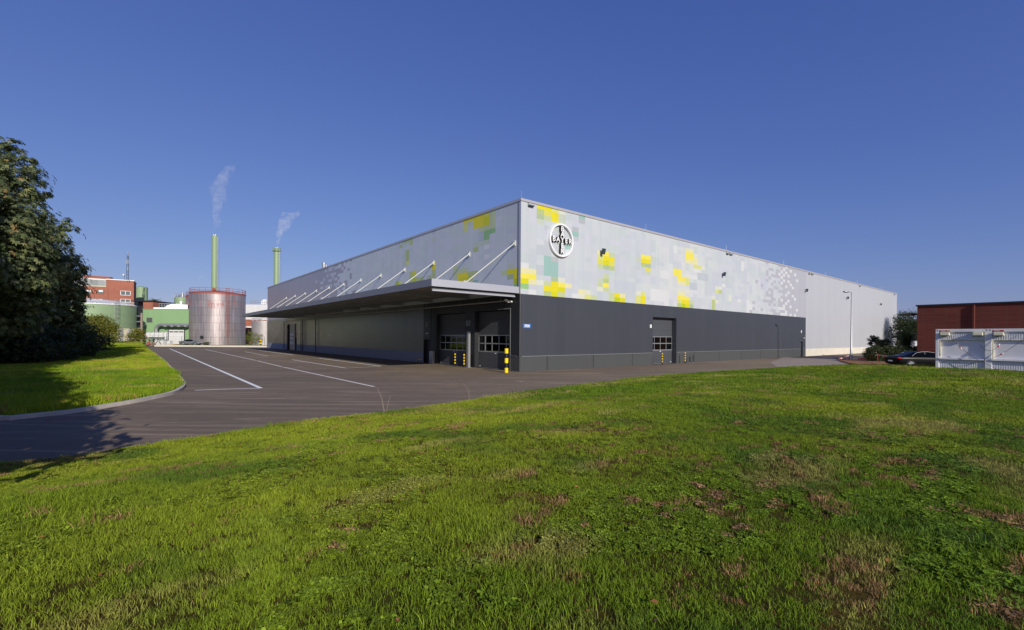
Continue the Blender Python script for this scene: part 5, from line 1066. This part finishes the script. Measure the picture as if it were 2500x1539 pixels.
def rosettes(name, clumps, n, size, m, parent, sub=.16, shell=.6):
    """fans of five leaflets on one stalk, gathered in twig clusters"""
    vol = np.array([r[0] * r[1] * r[2] for c, r in clumps]) ** .72; vol /= vol.sum(); C_ = []; O_ = []
    for (c, r), f in zip(clumps, vol):
        nn = max(20, int(n * f)); k_ = max(5, nn // 12); d = rand_dirs(k_) * (shell + (1.1 - shell) * RNG.random((k_, 1)) ** .8); cc = np.array(c) + d * np.array(r)
        idx = RNG.integers(0, k_, nn); off = RNG.normal(size=(nn, 3)) * sub * np.mean(r) * np.array([1, 1, .6]); C_.append(cc[idx] + off); O_.append(d[idx] * .8 + off / (np.mean(r) * sub + 1e-6) * .25)
    P = np.concatenate(C_); out = np.concatenate(O_); N = len(P); nr = out + np.array([0, 0, .55]) + rand_dirs(N) * .45; nr /= np.linalg.norm(nr, axis=1, keepdims=True)
    t1 = np.cross(nr, rand_dirs(N)); t1 /= np.linalg.norm(t1, axis=1, keepdims=True) + 1e-9; t2 = np.cross(nr, t1); s_ = size * (.6 + .7 * RNG.random((N, 1)))
    V = np.empty((N, 16, 3)); V[:, 0] = P; Fs = []
    for k_ in range(5):
        a = (k_ - 2) * math.radians(50); L_ = 1 - .13 * abs(k_ - 2); dr = t1 * math.cos(a) + t2 * math.sin(a); sd = -t1 * math.sin(a) + t2 * math.cos(a)
        V[:, 1 + k_ * 3] = P + s_ * (dr * .55 * L_ + sd * .17 - nr * .03); V[:, 2 + k_ * 3] = P + s_ * (dr * L_ - nr * .22); V[:, 3 + k_ * 3] = P + s_ * (dr * .55 * L_ - sd * .17 - nr * .03); Fs.append((0, 1 + k_ * 3, 2 + k_ * 3, 3 + k_ * 3))
    Fq = (np.arange(N)[:, None, None] * 16 + np.array(Fs)[None]).reshape(-1, 4); return npmesh(name, V.reshape(-1, 3), Fq, m, parent)
def tree(label, base, h, clumps, n, size, m=None, name='tree', cat='tree', tr=.35, group=None, **kw):
    base = Vector(base); t = thing(name, label, cat, base, 0, group); cl = [(tuple(Vector(c) - base), r) for c, r in clumps]
    b = MB(); b.tube([(0, 0, -.1), (0, 0, .5), (.1, 0, h * .3), (.05, .1, h * .6), (0, 0, h * .85)], [tr * 1.5, tr, tr * .85, tr * .55, tr * .15], 10)
    for c, r in cl[:14]:
        s_ = Vector((.05, 0, max(.6, min(h * .6, c[2] * .5)))); e = Vector(c); b.tube([tuple(s_), tuple(s_.lerp(e, .5) + Vector((0, 0, .4))), tuple(e)], [tr * .42, tr * .25, tr * .05], 6)
    b.build('trunk', M['bark'], t, smooth=True); ros = kw.pop('ros', False); (rosettes if ros else leaves)('crown', cl, n, size, m or M['leaf'], t, **kw); return t
def cl(x, y, Y, r, dy=0, sq=.85): c_ = at(x, Y + dy, zat(x, y, Y + dy)); return (tuple(c_), (r, r, r * sq))
Y1 = 34
tree('tall leafy chestnut tree rising at the left edge, taller than the next one', (at(-60, Y1).x, Y1 + 1, .1), 15, [cl(-40, 395, Y1, 2.2), cl(15, 372, Y1, 1.1), cl(20, 440, Y1, 1.9, -1), cl(60, 400, Y1, .7), cl(75, 465, Y1, 1.0), cl(-60, 480, Y1, 3, 1), cl(45, 520, Y1, 1.5, -1), cl(20, 560, Y1, 2.4, -2), cl(-50, 580, Y1, 3.2, -1), cl(60, 600, Y1, 1.5, -1), cl(10, 650, Y1, 2.6, -2), cl(75, 660, Y1, 1.4, 0), cl(40, 710, Y1, 1.8, -1), cl(-40, 700, Y1, 3, 0), cl(10, 760, Y1, 2.2), cl(-70, 780, Y1, 3), cl(92, 610, Y1, .7)], 17000, .27, M['leaf_c'], tr=.4, sub=.15, ros=True)
Y2 = 46
tree('rounded leafy tree right of the tall chestnut, above the dark shrubs', (at(85, Y2).x, Y2, .1), 14, [cl(128, 565, Y2, 1.31), cl(165, 552, Y2, 0.77), cl(95, 600, Y2, 1.85), cl(140, 600, Y2, 1.08), cl(120, 650, Y2, 2.00, -2), cl(160, 650, Y2, 1.46), cl(186, 660, Y2, 0.69), cl(150, 700, Y2, 1.85), cl(178, 715, Y2, 1.00), cl(90, 700, Y2, 2.62, 1), cl(120, 760, Y2, 2.31), cl(165, 755, Y2, 1.23), cl(60, 650, Y2, 2.31, 1), cl(50, 760, Y2, 2.31), cl(188, 742, Y2, 0.62), cl(172, 785, Y2, 0.92)], 13000, .27, M['leaf_c'], tr=.38, sub=.17, ros=True)
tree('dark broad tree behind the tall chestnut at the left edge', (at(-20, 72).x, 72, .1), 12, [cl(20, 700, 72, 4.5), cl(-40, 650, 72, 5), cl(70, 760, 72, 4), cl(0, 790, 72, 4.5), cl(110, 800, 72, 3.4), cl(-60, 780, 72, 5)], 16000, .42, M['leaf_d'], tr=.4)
SG = 'dark shrubs below the trees at left'
for i, (x, Y, r, lb) in enumerate(((-10, 36, 2.0, 'dark shrub at the left edge under the chestnut tree'), (40, 38, 1.8, 'dark rounded shrub second from the left edge'), (88, 41, 1.8, 'dark rounded shrub in the middle of the shaded row'), (140, 47, 1.9, 'dark shrub beside the leafy tree trunk'), (188, 62, 2.3, 'dark shrub next to the bright shrub'))):
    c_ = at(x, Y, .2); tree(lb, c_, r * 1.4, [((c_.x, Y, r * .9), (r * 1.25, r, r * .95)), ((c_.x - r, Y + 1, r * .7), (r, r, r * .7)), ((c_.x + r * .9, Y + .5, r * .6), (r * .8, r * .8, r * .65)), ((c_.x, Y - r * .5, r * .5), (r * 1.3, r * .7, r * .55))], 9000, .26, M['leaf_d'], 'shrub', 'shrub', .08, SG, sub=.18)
Y3 = 88
tree('sunlit yellow-green bamboo-like shrub in front of the wide green tank', at(232, Y3, .4), 4.5, [cl(212, 805, Y3, 2.3), cl(240, 800, Y3, 2.4), cl(260, 815, Y3, 1.9), cl(225, 830, Y3, 2.2), cl(262, 836, Y3, 1.6), cl(205, 783, Y3, 1.2), cl(245, 782, Y3, .9), cl(272, 798, Y3, .9), cl(195, 830, Y3, 2.2)], 22000, .36, M['leaf_y'], 'shrub', 'shrub', .1, asp=.28, sub=.3, hang=-.3)
tree('ivy bush climbing round the old concrete post', at(333, 98, .5), 3, [cl(324, 826, 98, 1.1), cl(333, 816, 98, 1.1), cl(342, 812, 98, .8), cl(330, 806, 98, .7), cl(345, 828, 98, .8), cl(318, 838, 98, .9)], 6000, .2, M['leaf_y'], 'ivy_bush', 'bush', .06)
tree('low weedy bush along the foot of the cream concrete wall', at(296, 99, .5), .8, [cl(280, 838, 99, .7), cl(292, 839, 99, .6), cl(304, 839, 99, .6), cl(316, 840, 99, .6), cl(270, 840, 99, .8)], 4000, .2, M['leaf'], 'bush', 'bush', .03)
tree('small distant tree behind the brick shed', at(380, 190), 12, [cl(376, 745, 190, 2.5), cl(384, 752, 190, 2.2), cl(370, 738, 190, 1.6), cl(392, 757, 190, 1.6)], 2500, .5)
tree('dry reeds and weeds between the silver tank and the warehouse', at(612, 103), 1.5, [cl(608, 828, 103, .8, sq=2), cl(616, 826, 103, .7, sq=2.2), cl(624, 830, 103, .9, sq=1.6), cl(634, 828, 103, .7, sq=2)], 2500, .35, M['leaf_y'], 'weeds', 'weeds', .03, asp=.1)
for x_, lb in ((477, 'small dark weed at the foot of the silver tank, left of the other'), (505, 'small green weed at the foot of the silver tank')): tree(lb, at(x_, 112), .4, [(tuple(at(x_, 112, .4)), (.7, .5, .5))], 500, .2, M['leaf'], 'weed', 'weed', .02, 'weeds at the tank foot')
# off-frame trees whose shade falls over the verge and the road
for lb, pts in (('nearest the camera', ((12.5, -5.5, 3.1), (15, -5.9, 4.0), (18, -6.7, 5.0), (22, -8.2, 6.6))), ('second from the camera', ((26, -9.6, 5.4), (31, -11.4, 7.6), (36, -13.4, 9.6))),
                ('third from the camera', ((42, -14.9, 6.6), (48, -15.8, 9.4), (53, -16.2, 11.2))), ('farthest from the camera', ((56, -17.2, 7.0), (61, -17.6, 9.4), (66, -17.6, 11.4)))):
    cls_ = []
    for s_, p_, z_ in pts:
        for j_ in range(4):
            pp_ = p_ - 2.3 * j_; q_ = s_ + (.8 if j_ % 2 else -.6) - 2.25 * z_; cls_.append(((.889 * pp_ - .457 * q_, .457 * pp_ + .889 * q_, z_), (2.0, 2.0, 1.4)))
            cls_.append(((.889 * (pp_ - 1) - .457 * (q_ + 1.6), .457 * (pp_ - 1) + .889 * (q_ + 1.6), z_ + .4), (1.9, 2.2, 1.3)))
    mx_ = sum(c_[0][0] for c_ in cls_) / len(cls_); my_ = sum(c_[0][1] for c_ in cls_) / len(cls_)
    tree('leafy roadside tree just outside the left edge, ' + lb, (mx_, my_, .1), 7, cls_, 44000, .34, asp=.65, tr=.28, group='trees just left of the photo')
# right side plants
c_ = at(2136, 66, .05)
tree('young sapling with a round crown in front of the silver wall', c_, 2.6, [cl(2132, 838, 66, .55), cl(2140, 832, 66, .6), cl(2128, 830, 66, .45), cl(2148, 840, 66, .5), cl(2133, 824, 66, .35), cl(2122, 839, 66, .3)], 2600, .17, M['leaf_d'], 'sapling', 'sapling', .04)
c_ = at(2160, 64, .05); tree('second young sapling leaning beside the ornamental grass', c_, 2.4, [cl(2158, 838, 64, .6), cl(2164, 835, 64, .5), cl(2155, 848, 64, .5)], 1800, .17, M['leaf_d'], 'sapling', 'sapling', .04)
h0_ = at(2150, 50, 0); t = thing('hedge', 'low dark clipped hedge behind the barrier tape', 'hedge', (h0_.x + 2, 51.5, 0))
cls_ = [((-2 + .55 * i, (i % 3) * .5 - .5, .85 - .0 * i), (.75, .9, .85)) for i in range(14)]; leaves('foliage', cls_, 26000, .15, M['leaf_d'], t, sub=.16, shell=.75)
b = MB()
for i in range(9): b.tube([(-1.8 + .8 * i, 0, 0), (-1.7 + .8 * i, .1, .6), (-1.9 + .8 * i, 0, 1.2)], [.04, .03, .01], 5)
b.build('branches', M['bark'], t)
t = thing('ornamental_shrub', 'arching fountain-like ornamental grass above the hedge', 'ornamental grass', (at(2214, 53).x, 53, 0)); N = 900; V = []; Fq = []
for i in range(N):
    a = RNG.random() * 2 * PI; L_ = 1.2 + 2.6 * RNG.random(); el = .5 + .9 * RNG.random(); z0 = .8 + 1.6 * RNG.random(); q_ = Vector((0, 0, z0)); vx = Vector((math.cos(a) * math.cos(el), math.sin(a) * math.cos(el), math.sin(el))); sd = Vector((-math.sin(a), math.cos(a), 0)) * .018; pr = None
    for s_ in range(5):
        w_ = (1 - s_ / 4.2); n0 = len(V); V += [tuple(q_ - sd * w_), tuple(q_ + sd * w_)]
        if s_: Fq.append((n0 - 2, n0 - 1, n0 + 1, n0))
        q_ = q_ + vx * L_ / 4; vx = (vx + Vector((0, 0, -.38))).normalized()
npmesh('blades', V, Fq, M['leaf_d'], t); b = MB(); b.tube([(0, 0, 0), (0, 0, 2.2)], [.3, .18], 8); b.build('stem', M['bark'], t)
tree('dark tree filling the gap between the warehouse and the brick building', at(2225, 92), 7, [cl(2200, 790, 92, 1.6), cl(2215, 786, 92, 2.2), cl(2235, 784, 92, 2.4), cl(2205, 812, 92, 2.2), cl(2228, 815, 92, 2.6), cl(2250, 800, 92, 2.8), cl(2240, 835, 92, 2.6), cl(2208, 836, 92, 2.2)], 12000, .3, M['leaf_d'])
for x_, Y_, lb in ((2200, 130, 'distant dark tree behind the gap tree, left one'), (2236, 135, 'distant dark tree behind the gap tree, right one')):
    tree(lb, at(x_, Y_), 5, [cl(x_ - 8, 815, Y_, 3.0), cl(x_ + 8, 815, Y_, 3.2), cl(x_, 802, Y_, 2.4)], 3500, .4, M['leaf_d'], group='distant trees in the gap')

# ------------------------------------------------------------------ grass
def grassmat():
    m = bpy.data.materials.new('grass_blades'); m.use_nodes = True; n = m.node_tree.nodes; l = m.node_tree.links; p = n['Principled BSDF']
    a_ = n.new('ShaderNodeAttribute'); a_.attribute_type = 'INSTANCER'; a_.attribute_name = 'tint'
    g_ = n.new('ShaderNodeNewGeometry'); r_ = math_node(n, l, 'MULTIPLY_ADD', g_.outputs['Random Per Island'], .7, .65)
    vm = n.new('ShaderNodeVectorMath'); vm.operation = 'SCALE'; l.new(a_.outputs['Color'], vm.inputs[0]); l.new(r_, vm.inputs['Scale']); l.new(vm.outputs[0], p.inputs['Base Color'])
    p.inputs['Roughness'].default_value = .65; p.inputs['Specular IOR Level'].default_value = .12
    tr = n.new('ShaderNodeBsdfTranslucent'); l.new(vm.outputs[0], tr.inputs[0]); mx = n.new('ShaderNodeMixShader'); mx.inputs[0].default_value = .18
    l.new(p.outputs[0], mx.inputs[1]); l.new(tr.outputs[0], mx.inputs[2]); l.new(mx.outputs[0], n['Material Output'].inputs[0]); return m
GM = grassmat(); GC = bpy.data.collections.new('grass_tufts')
def tuft(nb, rad, hgt, wid, lean, clover=0):
    V = []; Fq = []
    for i in range(nb):
        a = RNG.random() * 2 * PI; r = rad * math.sqrt(RNG.random()); x, y = r * math.cos(a), r * math.sin(a); h = hgt * (.5 + .7 * RNG.random()); la = RNG.random() * 2 * PI; ln = lean * (.3 + RNG.random()) * h
        wa = RNG.random() * PI; wx, wy = math.cos(wa) * wid / 2, math.sin(wa) * wid / 2; lx, ly = math.cos(la) * ln, math.sin(la) * ln; n0 = len(V)
        V += [(x - wx, y - wy, -.01), (x + wx, y + wy, -.01), (x + wx * .8 + lx * .35, y + wy * .8 + ly * .35, h * .6), (x - wx * .8 + lx * .35, y - wy * .8 + ly * .35, h * .6), (x + lx + wx * .1, y + ly + wy * .1, h), (x + lx - wx * .1, y + ly - wy * .1, h)]
        Fq += [(n0, n0 + 1, n0 + 2, n0 + 3), (n0 + 3, n0 + 2, n0 + 4, n0 + 5)]
    for i in range(clover):
        a = RNG.random() * 2 * PI; r = rad * math.sqrt(RNG.random()); x, y = r * math.cos(a), r * math.sin(a); z = hgt * (.25 + .4 * RNG.random()); s_ = .011 + .008 * RNG.random()
        for k_ in range(3):
            b_ = a + k_ * 2 * PI / 3; n0 = len(V); c, s = math.cos(b_), math.sin(b_); tz = RNG.normal() * .004
            V += [(x, y, z), (x + c * s_ + s * s_ * .6, y + s * s_ - c * s_ * .6, z + .002 + tz), (x + c * s_ * 1.5, y + s * s_ * 1.5, z + tz), (x + c * s_ - s * s_ * .6, y + s * s_ + c * s_ * .6, z + .002 - tz)]; Fq.append((n0, n0 + 1, n0 + 2, n0 + 3))
    o_ = npmesh('tuft', V, Fq, GM); C.objects.unlink(o_); GC.objects.link(o_); return o_
for i in range(4): tuft(20, .06, .036, .0036, .8)            # 0-3 short lawn
for i in range(2): tuft(7, .06, .045, .004, .7, 12)            # 4-5 clover
for i in range(2): tuft(8, .05, .07, .004, .6)                # 6-7 taller tufts
for i in range(3): tuft(44, .16, .045, .0075, .65)              # 8-10 middle distance
for i in range(3): tuft(70, .32, .055, .014, .6)               # 11-13 far
for i in range(3): tuft(60, .30, .20, .014, .5)              # 14-16 long verge grass
for i_, o_ in enumerate(GC.objects): o_.name = 'tuft_%02d' % i_
def fbm(X, Y, s, seed, oct_=4):
    """cheap value noise"""
    out = np.zeros_like(X); amp = 1; tot = 0
    for o_ in range(oct_):
        x = X / s + seed * 17.3; y = Y / s + seed * 7.7; xi = np.floor(x).astype(np.int64); yi = np.floor(y).astype(np.int64); fx = sstep(x - xi); fy = sstep(y - yi)
        def h(a, b): q_ = (a * 374761393 + b * 668265263 + seed * 1442695) & 0xffffffff; q_ = ((q_ ^ (q_ >> 13)) * 1274126177) & 0xffffffff; return ((q_ ^ (q_ >> 16)) & 0xffff) / 65535.
        v = (h(xi, yi) * (1 - fx) + h(xi + 1, yi) * fx) * (1 - fy) + (h(xi, yi + 1) * (1 - fx) + h(xi + 1, yi + 1) * fx) * fy
        out += v * amp; tot += amp; amp *= .5; s = s / 2.03; seed += 1
    return out / tot
def lawn_maps(X, Y):
    # mowing direction streaks run away to the right
    ca, sa = math.cos(math.radians(44)), math.sin(math.radians(44)); U = X * ca + Y * sa; W = -X * sa + Y * ca
    dry = fbm(U / 2.4, W, .9, 3, 4); brown = .68 * fbm(U / 2.2, W, .24, 11, 3) + .32 * fbm(U / 2., W, 1.6, 13, 2); dark = fbm(X, Y, 1.4, 5, 4); big = fbm(X, Y, 6., 8, 3)
    trk = sum(np.exp(-((W - w0) / .2) ** 2) for w0 in (-.15, 1.75, 3.7)) * fbm(U, W, 1.2, 51, 3) * sstep((X + .5) / 2.5)
    return dry + .05 * trk, brown * .985 + .13 * trk, dark + .12 * trk, big
def tint_of(X, Y, verge=False):
    n_ = len(X); dry, brown, dark, big = lawn_maps(X, Y)
    g0 = np.array([.14, .225, .016]); g1 = np.array([.265, .325, .026]); gd = np.array([.075, .15, .022]); dr = np.array([.46, .37, .13]); bn = np.array([.30, .18, .085])
    t = np.clip((big - .35) * 2.6 - .35 * sstep((X + 2) / 12), 0, 1)[:, None]; c = g0 * (1 - t) + g1 * t  # tint darkens to the right: light falloff put into the grass colour
    t = np.clip((dark - .52) * 5, 0, 1)[:, None] * .7; c = c * (1 - t) + gd * t
    t = np.clip((dry - .60) * 6, 0, 1)[:, None] * .5; c = c * (1 - t) + dr * t
    m_ = (RNG.random(n_) < np.clip((brown - .60 - .02 * sstep(X / 4)) * 7, 0, .7)); c[m_] = bn * (.7 + .8 * RNG.random((m_.sum(), 1)))
    if verge: c = c * np.array([1.35, 1.32, 1.0])
    c *= (.75 + .5 * RNG.random((n_, 1))); return np.clip(c, 0, 1), brown
def scatter(name, label, X, Y, Z, idx, scl, tint):
    N = len(X); me = bpy.data.meshes.new(name); me.vertices.add(N); me.vertices.foreach_set('co', np.stack([X, Y, Z], 1).astype(np.float32).ravel())
    a = me.attributes.new('rot', 'FLOAT_VECTOR', 'POINT'); R_ = np.stack([RNG.normal(size=N) * .12, RNG.normal(size=N) * .12, RNG.random(N) * 2 * PI], 1); a.data.foreach_set('vector', R_.astype(np.float32).ravel())
    a = me.attributes.new('scl', 'FLOAT', 'POINT'); a.data.foreach_set('value', scl.astype(np.float32))
    a = me.attributes.new('idx', 'INT', 'POINT'); a.data.foreach_set('value', idx.astype(np.int32))
    a = me.attributes.new('tint', 'FLOAT_COLOR', 'POINT'); a.data.foreach_set('color', np.concatenate([tint, np.ones((N, 1))], 1).astype(np.float32).ravel())
    o_ = bpy.data.objects.new(name, me); C.objects.link(o_); md = o_.modifiers.new('grass', 'NODES'); md.node_group = GNG; tag(o_, label, 'grass', kind='stuff'); return o_
ng = bpy.data.node_groups.new('grass', 'GeometryNodeTree'); ng.interface.new_socket('Geometry', in_out='INPUT', socket_type='NodeSocketGeometry'); ng.interface.new_socket('Geometry', in_out='OUTPUT', socket_type='NodeSocketGeometry')
gi = ng.nodes.new('NodeGroupInput'); go = ng.nodes.new('NodeGroupOutput'); ip = ng.nodes.new('GeometryNodeInstanceOnPoints'); ci = ng.nodes.new('GeometryNodeCollectionInfo'); ci.inputs['Collection'].default_value = GC; ci.inputs['Separate Children'].default_value = True; ci.inputs['Reset Children'].default_value = True
def na(nm, ty): q_ = ng.nodes.new('GeometryNodeInputNamedAttribute'); q_.data_type = ty; q_.inputs['Name'].default_value = nm; return q_.outputs['Attribute']
e2r = ng.nodes.new('FunctionNodeEulerToRotation')
L_ = ng.links; L_.new(gi.outputs[0], ip.inputs['Points']); L_.new(ci.outputs[0], ip.inputs['Instance']); ip.inputs['Pick Instance'].default_value = True
L_.new(na('idx', 'INT'), ip.inputs['Instance Index']); L_.new(na('rot', 'FLOAT_VECTOR'), e2r.inputs[0]); L_.new(e2r.outputs[0], ip.inputs['Rotation']); L_.new(na('scl', 'FLOAT'), ip.inputs['Scale']); L_.new(ip.outputs[0], go.inputs[0]); GNG = ng
def sample_zone(y0, y1, dens, maxr=1.14):
    A = maxr * (y1 * y1 - y0 * y0); N = int(A * dens); Y = np.sqrt(y0 ** 2 + RNG.random(N) * (y1 ** 2 - y0 ** 2)); X = (RNG.random(N) * 2 - 1) * maxr * Y
    return X, Y
XS = []; 
for y0, y1, dens, kind in ((1.9, 5.5, 520, 0), (5.5, 10, 330, 0), (10, 18, 95, 1), (18, 42, 34, 2)):
    X, Y = sample_zone(y0, y1, dens); k_ = Y < yedge(X) - .02; X, Y = X[k_], Y[k_]; c, br = tint_of(X, Y); n_ = len(X)
    keep = RNG.random(n_) > np.clip((br - .585) * (6 if kind == 0 else 3), 0, .4); X, Y, c = X[keep], Y[keep], c[keep]; n_ = len(X); hgt = fbm(X, Y, 1.1, 21, 3)
    if kind == 0:
        idx = RNG.integers(0, 4, n_); cl_ = (fbm(X, Y, .9, 31, 3) > .60 - .07 * sstep((X + 1) / 4)) & (RNG.random(n_) < .4); idx[cl_] = RNG.integers(4, 6, cl_.sum()); tl = RNG.random(n_) < np.clip((hgt - .52) * 1.2, .01, .3); idx[tl] = RNG.integers(6, 8, tl.sum())
        s_ = (.75 + .5 * RNG.random(n_)) * (.7 + .6 * hgt)
    elif kind == 1: idx = RNG.integers(8, 11, n_); s_ = (.7 + .5 * RNG.random(n_)) * (.7 + .6 * hgt)
    else: idx = RNG.integers(11, 14, n_); s_ = (.7 + .5 * RNG.random(n_)) * (.7 + .6 * hgt)
    XS.append((X, Y, idx, s_, c))
X = np.concatenate([q_[0] for q_ in XS]); Y = np.concatenate([q_[1] for q_ in XS]); idx = np.concatenate([q_[2] for q_ in XS]); s_ = np.concatenate([q_[3] for q_ in XS]); c = np.concatenate([q_[4] for q_ in XS])
scatter('lawn_grass', 'short mown green lawn with dry brown patches in the foreground', X, Y, lawn_z(X, Y), idx, s_, c)
# verge grass, longer
N = 60000; Y = 12 + (97 - 12) * RNG.random(N) ** 1.6; X = -Y * 1.14 + RNG.random(N) * (Y * .62 + 9); k_ = inside(X, Y) & inside(X + .3, Y - .3) & inside(X, Y - .4); X, Y = X[k_], Y[k_]; c, br = tint_of(X, Y, True); n_ = len(X)
idx = RNG.integers(14, 17, n_); s_ = (.55 + .5 * RNG.random(n_)) * (.6 + .8 * fbm(X, Y, 3, 41, 3)); far_ = Y > 34; s_[far_] *= .8; c = np.clip(c, 0, .7)
scatter('verge_grass', 'longer bright grass on the verge left of the parking lanes', X, Y, isl_z(X, Y), idx, s_, c)
# a few dry stalks and fallen leaves
t = thing('dry_stalk', 'tall dry grass stalks at the lawn edge in front of the road', 'grass stalks', G(941, 1005, .1))
for dx, lx, h_ in ((0, -.25, .75), (.05, .12, .5), (-.04, -.1, .55)): b = MB(); b.tube([(dx, 0, -.05), (dx + lx * .4, 0, h_ * .55), (dx + lx, 0, h_)], [.006, .005, .003], 4); b.build('stalk', M['wood'], t)
t = thing('dry_stalk', 'single bent grass stalk at the lawn edge below the building corner', 'grass stalks', G(1148, 976, .1)); b = MB(); b.tube([(0, 0, -.05), (-.05, 0, .35), (-.25, 0, .6)], [.006, .005, .003], 4); b.build('stalk', M['wood'], t)
M['dryleaf'] = leafmat('fallen_leaf', [(0, (.26, .09, .03, 1)), (.6, (.34, .15, .06, 1)), (1, (.42, .20, .05, 1))], .1)
N = 160; X, Y = sample_zone(2.2, 12, 3.0); N = len(X); P = np.stack([X, Y, lawn_z(X, Y) + .035 + .02 * RNG.random(N)], 1); keep = Y < yedge(X) - .3; P = P[keep]; N = len(P); P[:, 0] -= 0
ax = rand_dirs(N); ax[:, 2] *= .3; nr = rand_dirs(N) * .5; nr[:, 2] += 1; sd = np.cross(ax, nr); sd /= np.linalg.norm(sd, axis=1, keepdims=True); sz = (.012 + .02 * RNG.random((N, 1)) ** 2)
V = np.empty((N, 4, 3)); V[:, 0] = P - ax * sz; V[:, 1] = P + sd * sz * .6 + [0, 0, .006]; V[:, 2] = P + ax * sz; V[:, 3] = P - sd * sz * .6 + [0, 0, .006]
tag(npmesh('fallen_leaves', V.reshape(-1, 3), np.arange(N * 4).reshape(-1, 4), M['dryleaf']), 'scattered brown and orange fallen leaves on the lawn', 'leaves', kind='stuff')
